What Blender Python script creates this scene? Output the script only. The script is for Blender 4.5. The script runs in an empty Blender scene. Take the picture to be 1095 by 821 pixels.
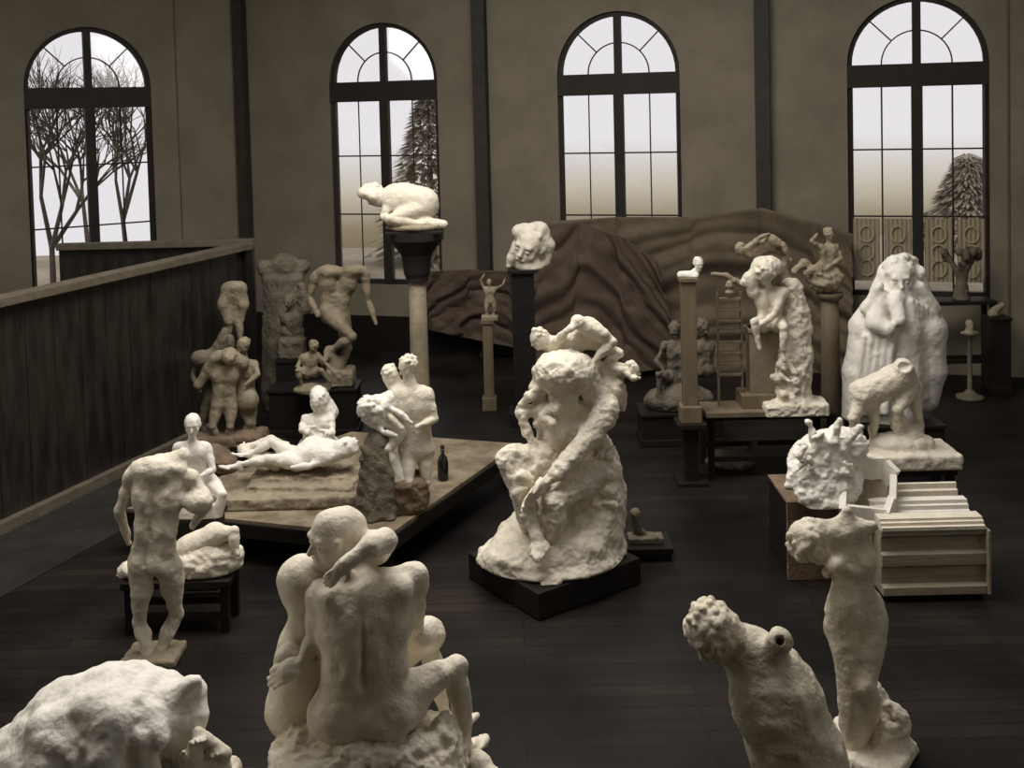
import bpy, bmesh, math, random
import numpy as np
from mathutils import Vector, Matrix, Euler
random.seed(4)
C = bpy.context.scene
COL = C.collection
# ---------------------------------------------------------------- camera, world, exposure
F = 1150.0; CAMH = 4.5; PITCH = 0.045; ROLL = -0.025
SY = math.tan(PITCH) - 295.5 / F
cam = bpy.data.cameras.new('camera'); camo = bpy.data.objects.new('camera', cam); COL.objects.link(camo)
cam.sensor_fit = 'HORIZONTAL'; cam.sensor_width = 36; cam.lens = 36 * F / 1095; cam.shift_y = SY * F / 1095
cam.clip_start = .05; cam.clip_end = 500
ROT = (Euler((math.pi/2 - PITCH, 0, 0)).to_matrix() @ Matrix.Rotation(ROLL, 3, 'Z'))
camo.matrix_world = Matrix.Translation((0, 0, CAMH)) @ ROT.to_4x4()
C.camera = camo
C.view_settings.view_transform = 'Standard'; C.view_settings.look = 'None'
C.view_settings.gamma = 1; C.view_settings.use_curve_mapping = False
C.view_settings.exposure = 0.0
WORLD = 1.0
w = bpy.data.worlds.new('sky'); C.world = w; w.use_nodes = True
bg = w.node_tree.nodes['Background']; bg.inputs['Strength'].default_value = WORLD
_tc = w.node_tree.nodes.new('ShaderNodeTexCoord'); _sx = w.node_tree.nodes.new('ShaderNodeSeparateXYZ'); _cr = w.node_tree.nodes.new('ShaderNodeValToRGB')
_mr = w.node_tree.nodes.new('ShaderNodeMapRange'); _mr.inputs['From Min'].default_value = -.15; _mr.inputs['From Max'].default_value = -.03
w.node_tree.links.new(_tc.outputs['Generated'], _sx.inputs[0]); 
_m1 = w.node_tree.nodes.new('ShaderNodeMath'); _m1.operation = 'MULTIPLY_ADD'; _m1.inputs[1].default_value = -.7; _m1.inputs[2].default_value = -.14; _m1.use_clamp = True
_m2 = w.node_tree.nodes.new('ShaderNodeMath'); _m2.operation = 'ADD'
w.node_tree.links.new(_sx.outputs['X'], _m1.inputs[0]); w.node_tree.links.new(_m1.outputs[0], _m2.inputs[0]); w.node_tree.links.new(_sx.outputs['Z'], _m2.inputs[1]); w.node_tree.links.new(_m2.outputs[0], _mr.inputs['Value']); w.node_tree.links.new(_mr.outputs[0], _cr.inputs['Fac']); w.node_tree.links.new(_cr.outputs['Color'], bg.inputs['Color'])
_cr.color_ramp.elements[0].color = (.15, .115, .07, 1); _cr.color_ramp.elements[1].color = (.93, .92, .97, 1)       # low haze over the valley
_e = _cr.color_ramp.elements.new(.35); _e.color = (.30, .25, .165, 1); _e = _cr.color_ramp.elements.new(.62); _e.color = (.62, .57, .47, 1)
def area(name, loc, target, sx, sy, power, col):
    l = bpy.data.lights.new(name, 'AREA'); l.shape = 'RECTANGLE'; l.size = sx; l.size_y = sy; l.energy = power; l.color = col
    o = bpy.data.objects.new(name, l); COL.objects.link(o); o.location = loc
    o.rotation_euler = (Vector(target) - Vector(loc)).to_track_quat('-Z', 'Y').to_euler()
    return o
area('skylight', (-1.0, 9.8, 9.15), (-.6, 9.2, 0), 7.0, 5.0, 860, (1, .95, .87))
area('side_window_light', (-10.6, 7.0, 6.0), (0, 9.5, 1.0), 5.0, 3.0, 190, (1, .94, .84))
area('right_fill_light', (10.8, 3.0, 6.4), (1.5, 7.2, 1.2), 4.0, 3.0, 140, (1, .95, .87))  # added fill to brighten the statues at the right front
# ---------------------------------------------------------------- pixel helpers (photo frame 1095x821 -> world)
def ray(px, py):
    return ROT @ Vector(((px - 547.5) / F, (410.5 - py) / F + SY, -1))
def W(px, py, d):
    r = ray(px, py); r = r * (d / r.y)
    return Vector((r.x, r.y, CAMH + r.z))
def Gp(px, py, h=0.0):
    r = ray(px, py); r = r * ((h - CAMH) / r.z)
    return Vector((r.x, r.y, CAMH + r.z))
# ---------------------------------------------------------------- materials
def mat(name, col, rough=.8, noise=0, nscale=8, bump=0, bscale=40, col2=None, spec=.3, metal=0, stretch=None, coat=0):
    m = bpy.data.materials.new(name); m.use_nodes = True
    nt = m.node_tree; b = nt.nodes['Principled BSDF']
    b.inputs['Base Color'].default_value = (*col, 1); b.inputs['Roughness'].default_value = rough
    b.inputs['Specular IOR Level'].default_value = spec; b.inputs['Metallic'].default_value = metal
    b.inputs['Coat Weight'].default_value = coat
    tc = nt.nodes.new('ShaderNodeTexCoord'); mp = nt.nodes.new('ShaderNodeMapping')
    nt.links.new(tc.outputs['Object'], mp.inputs['Vector'])
    if stretch: mp.inputs['Scale'].default_value = stretch
    if noise or col2:
        n = nt.nodes.new('ShaderNodeTexNoise'); n.inputs['Scale'].default_value = nscale; n.inputs['Detail'].default_value = 6
        n.inputs['Roughness'].default_value = .65
        r = nt.nodes.new('ShaderNodeValToRGB')
        c2 = col2 or tuple(c * (1 - noise) for c in col)
        r.color_ramp.elements[0].position = .36; r.color_ramp.elements[1].position = .62
        r.color_ramp.elements[0].color = (*c2, 1); r.color_ramp.elements[1].color = (*col, 1)
        nt.links.new(mp.outputs['Vector'], n.inputs['Vector']); nt.links.new(n.outputs['Fac'], r.inputs['Fac'])
        nt.links.new(r.outputs['Color'], b.inputs['Base Color'])
    if bump:
        n2 = nt.nodes.new('ShaderNodeTexNoise'); n2.inputs['Scale'].default_value = bscale; n2.inputs['Detail'].default_value = 4
        bp = nt.nodes.new('ShaderNodeBump'); bp.inputs['Strength'].default_value = bump; bp.inputs['Distance'].default_value = .02
        nt.links.new(mp.outputs['Vector'], n2.inputs['Vector']); nt.links.new(n2.outputs['Fac'], bp.inputs['Height'])
        nt.links.new(bp.outputs['Normal'], b.inputs['Normal'])
    return m
M = {}
M['plaster'] = mat('white_plaster', (.80, .73, .60), .62, .13, 7, .35, 45, spec=.35)
M['plaster_m'] = mat('warm_plaster', (.72, .65, .52), .65, .25, 6, .45, 40)
M['plaster_w'] = mat('bright_white_plaster', (.86, .82, .74), .6, .10, 7, .3, 40, spec=.35)
M['plaster_d'] = mat('dim_plaster', (.33, .275, .19), .65, .3, 5, .5, 40)  # darker pieces and rear statues; weaker light there put into the colour
M['plaster_g'] = mat('dim_grey_plaster', (.17, .145, .105), .75, .35, 6, .5, 40)  # darkest plaster copy, faint light at the back put into its colour
M['terracotta'] = mat('brown_clay', (.22, .155, .10), .8, .4, 6, .6, 30)
M['wall'] = mat('painted_wall', (.25, .215, .158), .85, .22, 1.1, .15, 30)
M['wall_l'] = mat('painted_wall_left', (.150, .128, .092), .85, .22, 1.1, .15, 30)
M['iron'] = mat('dark_iron', (.022, .019, .017), .55, .3, 5)
M['pilaster'] = mat('brown_iron', (.050, .042, .034), .6, .3, 5)
M['frame'] = mat('dark_window_wood', (.030, .025, .020), .6, .3, 5)
M['darkwood'] = mat('dark_wood', (.016, .012, .010), .5, .4, 4, .2, 20, stretch=(1, 1, 8))
M['wood'] = mat('platform_boards', (.26, .21, .14), .75, .35, 4, .4, 20, col2=(.13, .10, .065))
M['palewood'] = mat('weathered_wood', (.20, .155, .10), .7, .35, 5, .3, 20, stretch=(1, 1, .2))
M['rail'] = mat('rail_wood', (.15, .125, .09), .6, .3, 5, .2, 20)
M['cloth'] = mat('brown_canvas', (.175, .138, .092), .95, .35, 2, .5, 60)
M['cloth2'] = mat('red_brown_canvas', (.125, .090, .065), .95, .35, 2, .5, 60)
M['bottle'] = mat('dark_bottle_glass', (.01, .01, .01), .15, spec=.6)
M['bark'] = mat('bare_bark', (.17, .14, .12), .9, .3, 6)
M['mist_leaf'] = mat('pale_misty_foliage', (.62, .55, .44), .95, .4, 3, .5, 10)  # foliage paled, distance haze put into the colour
M['earth'] = mat('garden_earth', (.50, .43, .32), .95, .35, .5)
def floor_mat():
    m = mat('floor_boards', (.02, .017, .015), .5, spec=.2); nt = m.node_tree; b = nt.nodes['Principled BSDF']
    tc = nt.nodes.new('ShaderNodeTexCoord')
    br = nt.nodes.new('ShaderNodeTexBrick'); br.inputs['Scale'].default_value = 1; br.inputs['Brick Width'].default_value = 2.6
    br.inputs['Row Height'].default_value = .16; br.inputs['Mortar Size'].default_value = .006
    br.inputs['Color1'].default_value = (.016, .013, .011, 1); br.inputs['Color2'].default_value = (.010, .008, .007, 1); br.inputs['Mortar'].default_value = (.004, .004, .004, 1)
    n = nt.nodes.new('ShaderNodeTexNoise'); n.inputs['Scale'].default_value = .7; n.inputs['Detail'].default_value = 7
    r = nt.nodes.new('ShaderNodeValToRGB'); r.color_ramp.elements[0].position = .4; r.color_ramp.elements[1].position = .7
    r.color_ramp.elements[0].color = (.45, .45, .45, 1); r.color_ramp.elements[1].color = (1.9, 1.8, 1.7, 1)
    mx = nt.nodes.new('ShaderNodeMixRGB'); mx.blend_type = 'MULTIPLY'; mx.inputs['Fac'].default_value = 1
    nt.links.new(tc.outputs['Object'], br.inputs['Vector']); nt.links.new(tc.outputs['Object'], n.inputs['Vector'])
    nt.links.new(n.outputs['Fac'], r.inputs['Fac']); nt.links.new(br.outputs['Color'], mx.inputs['Color1']); nt.links.new(r.outputs['Color'], mx.inputs['Color2'])
    nt.links.new(mx.outputs['Color'], b.inputs['Base Color'])
    return m
M['floor'] = floor_mat()
def glass_mat():
    m = bpy.data.materials.new('window_glass'); m.use_nodes = True; nt = m.node_tree; nt.nodes.clear()
    o = nt.nodes.new('ShaderNodeOutputMaterial'); t = nt.nodes.new('ShaderNodeBsdfTransparent'); g = nt.nodes.new('ShaderNodeBsdfGlossy')
    g.inputs['Roughness'].default_value = .05; t.inputs['Color'].default_value = (.97, .96, .95, 1)
    x = nt.nodes.new('ShaderNodeMixShader'); x.inputs['Fac'].default_value = .05
    nt.links.new(t.outputs[0], x.inputs[1]); nt.links.new(g.outputs[0], x.inputs[2]); nt.links.new(x.outputs[0], o.inputs['Surface'])
    return m
M['glass'] = glass_mat()
def lace_mat():
    m = bpy.data.materials.new('lace'); m.use_nodes = True; nt = m.node_tree; b = nt.nodes['Principled BSDF']
    b.inputs['Base Color'].default_value = (.36, .30, .20, 1); b.inputs['Roughness'].default_value = .95
    tc = nt.nodes.new('ShaderNodeTexCoord'); wv = nt.nodes.new('ShaderNodeTexVoronoi'); wv.inputs['Scale'].default_value = 70
    r = nt.nodes.new('ShaderNodeValToRGB'); r.color_ramp.elements[0].color = (.55, .55, .55, 1); r.color_ramp.elements[1].color = (1, 1, 1, 1); r.color_ramp.elements[1].position = .5
    nt.links.new(tc.outputs['Object'], wv.inputs['Vector']); nt.links.new(wv.outputs['Distance'], r.inputs['Fac']); nt.links.new(r.outputs['Color'], b.inputs['Alpha'])
    return m
M['lace'] = lace_mat()
M['lace_motif'] = mat('lace_motif', (.50, .42, .28), .95, spec=.1)
# partition boards: dark vertical boards, glass reflections put into the colour as streaks
M['board'] = mat('streaked_partition_boards', (.034, .030, .023), .28, .6, 3.0, .12, 12, col2=(.012, .010, .009), stretch=(2.2, 2.2, .45), spec=.6)
# ---------------------------------------------------------------- object helpers
def link(name, me, m=None, parent=None):
    o = bpy.data.objects.new(name, me); COL.objects.link(o)
    if m is not None: me.materials.append(m)
    if parent is not None:
        o.parent = parent
        o.matrix_parent_inverse = Matrix.Translation(-parent.location)
    return o
def thing(name, label, cat, loc=(0, 0, 0), group=None):
    o = bpy.data.objects.new(name, None); COL.objects.link(o); o.location = loc; o.empty_display_size = .1
    o['label'] = label; o['category'] = cat
    if group: o['group'] = group
    return o
def tag(o, label, cat, group=None):
    o['label'] = label; o['category'] = cat
    if group: o['group'] = group
    return o
class MB:
    def __init__(s): s.b = bmesh.new()
    def box(s, c, h, rz=0, R=None, bev=0):
        R = R or Matrix.Rotation(rz, 3, 'Z')
        r = bmesh.ops.create_cube(s.b, size=2)
        for v in r['verts']:
            v.co = R @ Vector((v.co.x*h[0], v.co.y*h[1], v.co.z*h[2])) + Vector(c)
        if bev:
            es = list({e for v in r['verts'] for e in v.link_edges})
            bmesh.ops.bevel(s.b, geom=es, offset=bev, segments=2, affect='EDGES', profile=.6)
        return s
    def bar(s, a, b, w, h):     # box between two points, w across, h the other way
        a, b = Vector(a), Vector(b); d = b - a
        R = d.to_track_quat('Z', 'Y').to_matrix()
        return s.box((a + b) / 2, (w / 2, h / 2, d.length / 2), R=R)
    def tube(s, a, b, ra, rb=None, n=16):
        a, b = Vector(a), Vector(b); d = b - a; rb = ra if rb is None else rb
        R = d.to_track_quat('Z', 'Y').to_matrix()
        r = bmesh.ops.create_cone(s.b, cap_ends=True, segments=n, radius1=ra, radius2=rb, depth=d.length)
        for v in r['verts']: v.co = R @ v.co + (a + b) / 2
        return s
    def lathe(s, c, prof, n=32):    # prof: (radius, z)
        rings = []
        for r_, z in prof:
            rings.append([s.b.verts.new((c[0] + r_*math.cos(2*math.pi*i/n), c[1] + r_*math.sin(2*math.pi*i/n), c[2] + z)) for i in range(n)])
        for p, q in zip(rings, rings[1:]):
            for i in range(n): s.b.faces.new((p[i], p[(i+1) % n], q[(i+1) % n], q[i]))
        s.b.faces.new(rings[0][::-1]); s.b.faces.new(rings[-1])
        return s
    def prism(s, pts, n, dz):    # polygon of 3-D points extruded along vector
        n = Vector(n); a = [s.b.verts.new(Vector(p)) for p in pts]; b = [s.b.verts.new(Vector(p) + n) for p in pts]
        s.b.faces.new(a); s.b.faces.new(b[::-1])
        for i in range(len(a)):
            j = (i + 1) % len(a); s.b.faces.new((a[j], a[i], b[i], b[j]))
        return s
    def build(s, name, m, parent=None, smooth=False):
        bmesh.ops.recalc_face_normals(s.b, faces=s.b.faces)
        me = bpy.data.meshes.new(name); s.b.to_mesh(me); s.b.free()
        if smooth:
            for p in me.polygons: p.use_smooth = True
        return link(name, me, m, parent)
def struct(o): o['kind'] = 'structure'; return o
# ---------------------------------------------------------------- value noise (numpy)
_rng = np.random.default_rng(7)
_LAT = _rng.random((32, 32, 32)).astype(np.float32) * 2 - 1
def vnoise(P):
    i = np.floor(P).astype(np.int64); f = (P - i).astype(np.float32); f = f*f*(3-2*f)
    i0 = i & 31; i1 = (i + 1) & 31
    def L(a, b, c): return _LAT[a, b, c]
    x0, y0, z0 = i0.T; x1, y1, z1 = i1.T; fx, fy, fz = f.T
    c00 = L(x0,y0,z0)*(1-fx)+L(x1,y0,z0)*fx; c10 = L(x0,y1,z0)*(1-fx)+L(x1,y1,z0)*fx
    c01 = L(x0,y0,z1)*(1-fx)+L(x1,y0,z1)*fx; c11 = L(x0,y1,z1)*(1-fx)+L(x1,y1,z1)*fx
    return (c00*(1-fy)+c10*fy)*(1-fz)+(c01*(1-fy)+c11*fy)*fz
def fbm(P, o=3):
    s = 0; a = 1.0
    for k in range(o): s = s + a * vnoise(P * (2.03**k) + 17.3*k); a *= .5
    return s
# ---------------------------------------------------------------- sculpting: smooth-blended volumes meshed with surface nets
def nrm(v):
    v = np.asarray(v, float); return v / (np.linalg.norm(v) + 1e-9)
class Sculpt:
    """local frame: x right, y down, z towards the room's front, unit = one photo pixel at depth D"""
    def __init__(s, D, ref, vox=1.25):
        s.D = D; s.s = F / D; s.vox = vox; s.A = W(547.5, 410.5, D); s.ref = W(ref[0], ref[1], D); s.p = []; s.seed = random.random() * 50
    def q(s, p):
        if len(p) == 2: p = (p[0], p[1], 0)
        w_ = (W(p[0], p[1], s.D - p[2] / s.s) - s.A) * s.s
        return np.array((w_.x, -w_.z, -w_.y))
    def floor(s, h):      # local y of world height h
        return (s.A.z - h) * s.s
    # raw primitives take local coordinates
    def rc(s, a, b, ra, rb=None, k=4, op='u'):
        rb = ra if rb is None else rb
        a, b = np.array(a, float), np.array(b, float); m = max(ra, rb) + k + 2
        s.p.append(('c', op, k, (a, b, ra, rb), np.minimum(a, b) - m, np.maximum(a, b) + m))
    def rl(s, a, b, ts, rs, off=None, k=4):     # limb with a radius profile and a slight bow
        a, b = np.array(a, float), np.array(b, float); off = np.zeros(3) if off is None else np.array(off, float)
        m = max(rs) + k + 2 + np.linalg.norm(off)
        tt = np.linspace(0, 1, 33); rr = np.interp(tt, ts, rs)
        for _ in range(3): rr[1:-1] = (rr[:-2] + rr[1:-1]*2 + rr[2:]) / 4
        s.p.append(('l', 'u', k, (a, b, tt, rr, off), np.minimum(a, b) - m, np.maximum(a, b) + m))
    def re(s, c, r, ax=None, k=4, op='u'):
        c = np.array(c, float); ax = np.eye(3) if ax is None else np.array([nrm(a) for a in ax]); m = max(r) + k + 2
        s.p.append(('e', op, k, (c, np.array(r, float), ax), c - m, c + m))
    def rb(s, c, h, ax=None, k=2, rd=2, op='u'):
        c = np.array(c, float); ax = np.eye(3) if ax is None else np.array([nrm(a) for a in ax]); m = np.linalg.norm(h) + k + 2
        s.p.append(('b', op, k, (c, np.array(h, float), ax, rd), c - m, c + m))
    # the same with photo coordinates
    def c(s, a, b, ra, rb=None, k=4, op='u'): s.rc(s.q(a), s.q(b), ra, rb, k, op)
    def e(s, c, r, k=4, op='u', tilt=0, ax=None):
        if ax is None and tilt:
            t = math.radians(tilt); ax = ((math.cos(t), math.sin(t), 0), (-math.sin(t), math.cos(t), 0), (0, 0, 1))
        if not hasattr(r, '__len__'): r = (r, r, r)
        s.re(s.q(c), r, ax, k, op)
    def chain(s, pts, rs, k=4, op='u'):
        for i in range(len(pts) - 1): s.c(pts[i], pts[i+1], rs[i], rs[i+1], k, op)
    def lumps(s, c, r, n, rr, k=3, seed=0):     # scatter of small blobs on an ellipsoid (hair, broken rock)
        rnd = random.Random(seed); c = s.q(c)
        for i in range(n):
            v = nrm([rnd.gauss(0, 1) for _ in range(3)])
            p = c + v * np.array(r); t = nrm(np.cross(v, [rnd.gauss(0, 1) for _ in range(3)])) * rr * 1.3
            q_ = rr * rnd.uniform(.7, 1.25)
            s.rc(p - t, p + t, q_, q_ * .7, k)
    # ---- anatomy
    def head(s, c, face, u, up=(0, -1, 0), hair='short', local=False, seed=1):
        c = c if local else s.q(c); f = nrm(face); U = np.array(up, float); U = nrm(U - f * U.dot(f)); R = np.cross(U, f)
        ax = (R, U, f); P = lambda r, a, b: c + R*r*u + U*a*u + f*b*u
        s.re(P(0, .09, -.06), (.335*u, .40*u, .42*u), ax, .1*u)
        s.re(P(0, -.2, .12), (.23*u, .29*u, .26*u), ax, .14*u)
        s.rc(P(-.15, .1, .30), P(.15, .1, .30), .075*u, k=.06*u)
        for sg in (-1, 1):
            s.re(P(.15*sg, .01, .40), (.09*u, .06*u, .09*u), ax, .05*u, 's')
            s.re(P(.14*sg, .0, .31), (.065*u, .05*u, .06*u), ax, .02*u)
            s.re(P(.18*sg, -.13, .24), (.10*u, .09*u, .08*u), ax, .08*u)
            s.re(P(.335*sg, -.02, -.05), (.04*u, .11*u, .07*u), ax, .03*u)
        s.rc(P(0, .06, .35), P(0, -.10, .44), .042*u, .06*u, .05*u)
        s.rc(P(-.07, -.235, .355), P(.07, -.235, .355), .042*u, k=.03*u)
        s.re(P(0, -.40, .27), (.10*u, .09*u, .09*u), ax, .08*u)
        if hair != 'bald':
            rnd = random.Random(seed); n = 70
            for i in range(n):
                v = nrm([rnd.gauss(0, 1) for _ in range(3)])
                if hair == 'cap' and (v[1] < -.1 or v[2] > .2): continue
                if v[2] > .45 or v[1] < -.35: continue
                p = P(v[0]*.315, .10 + v[1]*.365, -.07 + v[2]*.395)
                t = (R*rnd.gauss(0, 1) + U*rnd.gauss(0, 1) + f*rnd.gauss(0, 1)); t = nrm(t) * u * (.06 if hair == 'short' else .09)
                s.rc(p - t, p + t, .075*u, .05*u, .03*u if hair != 'cap' else .07*u)
        if hair == 'long':
            for i in range(9):
                a = (i - 4) / 4
                s.rc(P(a*.3, .1, -.3), P(a*.38, -.45, -.30 + .1*abs(a)), .12*u, .08*u, .05*u)
        return P
    def hand(s, w, d, n, u, curl=.35, local=True, thumb=1):
        w = w if local else s.q(w); d = nrm(d); n = np.array(n, float); n = nrm(n - d*n.dot(d)); b = np.cross(d, n)
        s.re(w + d*.22*u, (.25*u, .19*u, .085*u), (d, b, n), .06*u)
        for i, (off, ln) in enumerate(((-.135, .33), (-.045, .39), (.045, .36), (.13, .27))):
            p = w + d*.40*u + b*off*u; dd = d; rr = .052*u
            for j in range(3):
                a_ = curl * (.5 + .45*j); dd2 = nrm(dd*math.cos(a_) + n*math.sin(a_)); q_ = p + dd2*ln*u*(.45, .32, .25)[j]
                s.rc(p, q_, rr, rr*.88, .02*u); p = q_; dd = dd2; rr *= .9
        t0 = w + d*.1*u - b*.15*u*thumb; t1 = t0 + nrm(d*.7 - b*.75*thumb + n*.3)*.2*u; t2 = t1 + nrm(d - b*.1*thumb + n*.5)*.17*u
        s.rc(t0, t1, .075*u, .06*u, .03*u); s.rc(t1, t2, .058*u, .045*u, .02*u)
    def foot(s, an, d, u, up=(0, -1, 0)):
        d = nrm(d); U = np.array(up, float); U = nrm(U - d*U.dot(d)); R = np.cross(d, U)
        s.rc(an, an - U*.20*u - d*.1*u, .13*u, .13*u, .06*u)
        s.rc(an - U*.08*u, an - U*.24*u + d*.52*u, .13*u, .085*u, .08*u)
        s.re(an - U*.25*u + d*.5*u, (.16*u, .19*u, .07*u), (d, R, U), .05*u)
        for i in range(5):
            p = an - U*.27*u + d*(.6 - .03*i)*u + R*(-.15 + .075*i)*u
            s.rc(p, p + d*(.2 - .03*i)*u, (.065 - .006*i)*u, (.055 - .005*i)*u, .02*u)
    def arm(s, sh, el, wr, u, hand=None, slim=1.0):
        sh, el, wr = s.q(sh), s.q(el), s.q(wr)
        r_ = u*slim
        s.rl(sh, el, (0, .15, .35, .6, .85, 1), (.25*r_, .255*r_, .19*r_, .205*r_, .155*r_, .15*r_), k=.14*u)
        s.rl(el, wr, (0, .25, .6, .9, 1), (.15*r_, .185*r_, .15*r_, .10*r_, .10*r_), k=.03*u)
        if hand:
            d = wr - el if hand[0] is None else hand[0]; s.hand(wr, d, hand[1], u*(.95 if slim > .9 else .85), hand[2] if len(hand) > 2 else .35)
    def leg(s, hip, kn, an, u, foot=None, slim=1.0):
        hip, kn, an = s.q(hip), s.q(kn), s.q(an); m = slim
        m = m*u
        s.rl(hip, kn, (0, .3, .6, .88, 1), (.36*m, .355*m, .29*m, .205*m, .205*m), k=.14*u)
        d1 = nrm(kn - hip); d2 = nrm(an - kn); back = nrm(d2 - d1) if np.linalg.norm(d2 - d1) > .2 else np.array((0, 0, -1.))
        s.rl(kn, an, (0, .1, .3, .55, .85, 1), (.195*m, .185*m, .23*m, .19*m, .115*m, .125*m), back*.05*u, k=.03*u)
        if foot is not None: s.foot(an, foot, u)
    def torso(s, sl, sr, hl, hr, front, u, slim=1.0, female=False, bend=None, neck=None):
        """sl, sr shoulders; hl, hr hips; front = unit vector the chest faces (local)"""
        SL, SR, HL, HR = [s.q(p) for p in (sl, sr, hl, hr)]; f = nrm(front)
        N = (SL + SR) / 2; Pv = (HL + HR) / 2; sp = nrm(N - Pv); f = nrm(f - sp*f.dot(sp)); R = nrm(SR - SL); L = np.linalg.norm(N - Pv)
        wst = N*.38 + Pv*.62
        if bend is not None: wst = wst + np.array(bend, float) * u
        ws = np.linalg.norm(SR - SL); hs = np.linalg.norm(HR - HL)
        for a, sg in ((SL, -1), (SR, 1)):
            up = N + R*sg*ws*.25 - sp*.20*u; lo = wst + R*sg*ws*.17
            hp = Pv + R*sg*hs*.32
            s.rc(up, N*.62 + wst*.38 + R*sg*ws*.24 - sp*.1*u, .38*u*slim, .40*u*slim, .25*u)
            s.rc(N*.6 + wst*.4 + R*sg*ws*.22, lo, .38*u*slim, .30*u*slim, .25*u)
            s.rc(lo, hp, .31*u*slim, .40*u*slim, .25*u)
            s.rc(N + R*sg*ws*.1 - sp*.02*u, a - sp*.02*u, .17*u, .19*u, .15*u)       # trapezius / clavicle
            s.re(hp - f*.14*u - sp*.12*u, (.35*u*slim,)*3, k=.16*u)                    # glutes
            s.re(N + R*sg*ws*.25 - f*.19*u - sp*.38*u, (.15*u, .26*u, .21*u), (R, sp, f), .12*u)   # scapula
            if female:
                s.re(N + R*sg*ws*.24 + f*.36*u - sp*.62*u, (.19*u, .19*u, .22*u), (R, sp, f), .08*u)
            else:
                s.re(N + R*sg*ws*.22 + f*.26*u - sp*.42*u, (.28*u, .2*u, .15*u), (R, sp, f), .08*u)
                for j in range(3):
                    s.re(wst + R*sg*.11*u + f*.26*u*slim + sp*(.18 - .24*j)*u, (.09*u, .1*u, .06*u), (R, sp, f), .05*u)
        s.rc(N - sp*.25*u - f*.46*u*slim, wst - f*.34*u*slim, .035*u, .045*u, .12*u, 's')   # spine groove
        s.rc(wst - f*.34*u*slim, Pv - f*.46*u - sp*.1*u, .04*u, .05*u, .10*u, 's')
        if neck is not None:
            s.rc(N + sp*.0*u, s.q(neck), .24*u*slim, .19*u*slim, .12*u)
        return N, Pv, sp, R, f
    # ---- mesh
    def build(s, name, m, parent=None, rough=0, rscale=.08, big=0, bigscale=.02, smooth=1, cut=None):
        lo = np.min([p[4] for p in s.p if p[1] == 'u'], axis=0) + 1; hi = np.max([p[5] for p in s.p if p[1] == 'u'], axis=0) - 1
        if cut is not None: hi[1] = min(hi[1], cut + 3 * s.vox)      # flat cut at a floor level (local y)
        v = s.vox; n = np.ceil((hi - lo) / v).astype(int) + 1
        Fd = np.full(n, 1e3, np.float32); axs = [lo[i] + v*np.arange(n[i]) for i in range(3)]
        for typ, op, k, prm, a, b in s.p:
            i0 = np.maximum(np.floor((a - lo) / v).astype(int), 0); i1 = np.minimum(np.ceil((b - lo) / v).astype(int) + 1, n)
            if np.any(i1 <= i0): continue
            X = axs[0][i0[0]:i1[0], None, None].astype(np.float32); Y = axs[1][None, i0[1]:i1[1], None].astype(np.float32); Z = axs[2][None, None, i0[2]:i1[2]].astype(np.float32)
            if typ == 'c':
                A, B, ra, rb = prm; d = B - A; L2 = max(float(d.dot(d)), 1e-6)
                t = np.clip(((X-A[0])*d[0] + (Y-A[1])*d[1] + (Z-A[2])*d[2]) / L2, 0, 1)
                g = np.sqrt((X-A[0]-t*d[0])**2 + (Y-A[1]-t*d[1])**2 + (Z-A[2]-t*d[2])**2) - (ra + (rb-ra)*t)
            elif typ == 'l':
                A, B, tt, rr, off = prm; d = B - A; L2 = max(float(d.dot(d)), 1e-6)
                t = np.clip(((X-A[0])*d[0] + (Y-A[1])*d[1] + (Z-A[2])*d[2]) / L2, 0, 1); w_ = np.sin(t*math.pi)
                g = np.sqrt((X-A[0]-t*d[0]-w_*off[0])**2 + (Y-A[1]-t*d[1]-w_*off[1])**2 + (Z-A[2]-t*d[2]-w_*off[2])**2) - np.interp(t, tt, rr).astype(np.float32)
            else:
                cc = prm[0]; ax = prm[2]; x, y, z = X-cc[0], Y-cc[1], Z-cc[2]
                q_ = [x*ax[i][0] + y*ax[i][1] + z*ax[i][2] for i in range(3)]
                if typ == 'e':
                    r = prm[1]; k0 = np.sqrt((q_[0]/r[0])**2 + (q_[1]/r[1])**2 + (q_[2]/r[2])**2)
                    k1 = np.sqrt((q_[0]/r[0]**2)**2 + (q_[1]/r[1]**2)**2 + (q_[2]/r[2]**2)**2) + 1e-6
                    g = k0*(k0-1)/k1
                    g = np.where(k0 < .3, -min(r)*.7, g)
                else:
                    h = prm[1]; rd = prm[3]; e_ = [np.abs(q_[i]) - h[i] + rd for i in range(3)]
                    g = np.sqrt(np.maximum(e_[0], 0)**2 + np.maximum(e_[1], 0)**2 + np.maximum(e_[2], 0)**2) + np.minimum(np.maximum(e_[0], np.maximum(e_[1], e_[2])), 0) - rd
            S_ = Fd[i0[0]:i1[0], i0[1]:i1[1], i0[2]:i1[2]]; k = max(k, .01)
            if op == 'u':
                h = np.maximum(k - np.abs(S_ - g), 0) / k; S_[...] = np.minimum(S_, g) - h*h*k*.25
            else:
                h = np.maximum(k - np.abs(S_ + g), 0) / k; S_[...] = np.maximum(S_, -g) + h*h*k*.25
        if cut is not None:
            Fd = np.maximum(Fd, (axs[1][None, :, None] - cut).astype(np.float32))
        Fd[0] = 1; Fd[-1] = 1; Fd[:, 0] = 1; Fd[:, -1] = 1; Fd[:, :, 0] = 1; Fd[:, :, -1] = 1
        Fd = np.clip(Fd, -3*v, 3*v)
        ins = Fd < 0
        cnt = np.zeros(n - 1, np.int8)
        for dx in (0, 1):
            for dy in (0, 1):
                for dz in (0, 1): cnt += ins[dx:n[0]-1+dx, dy:n[1]-1+dy, dz:n[2]-1+dz]
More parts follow.
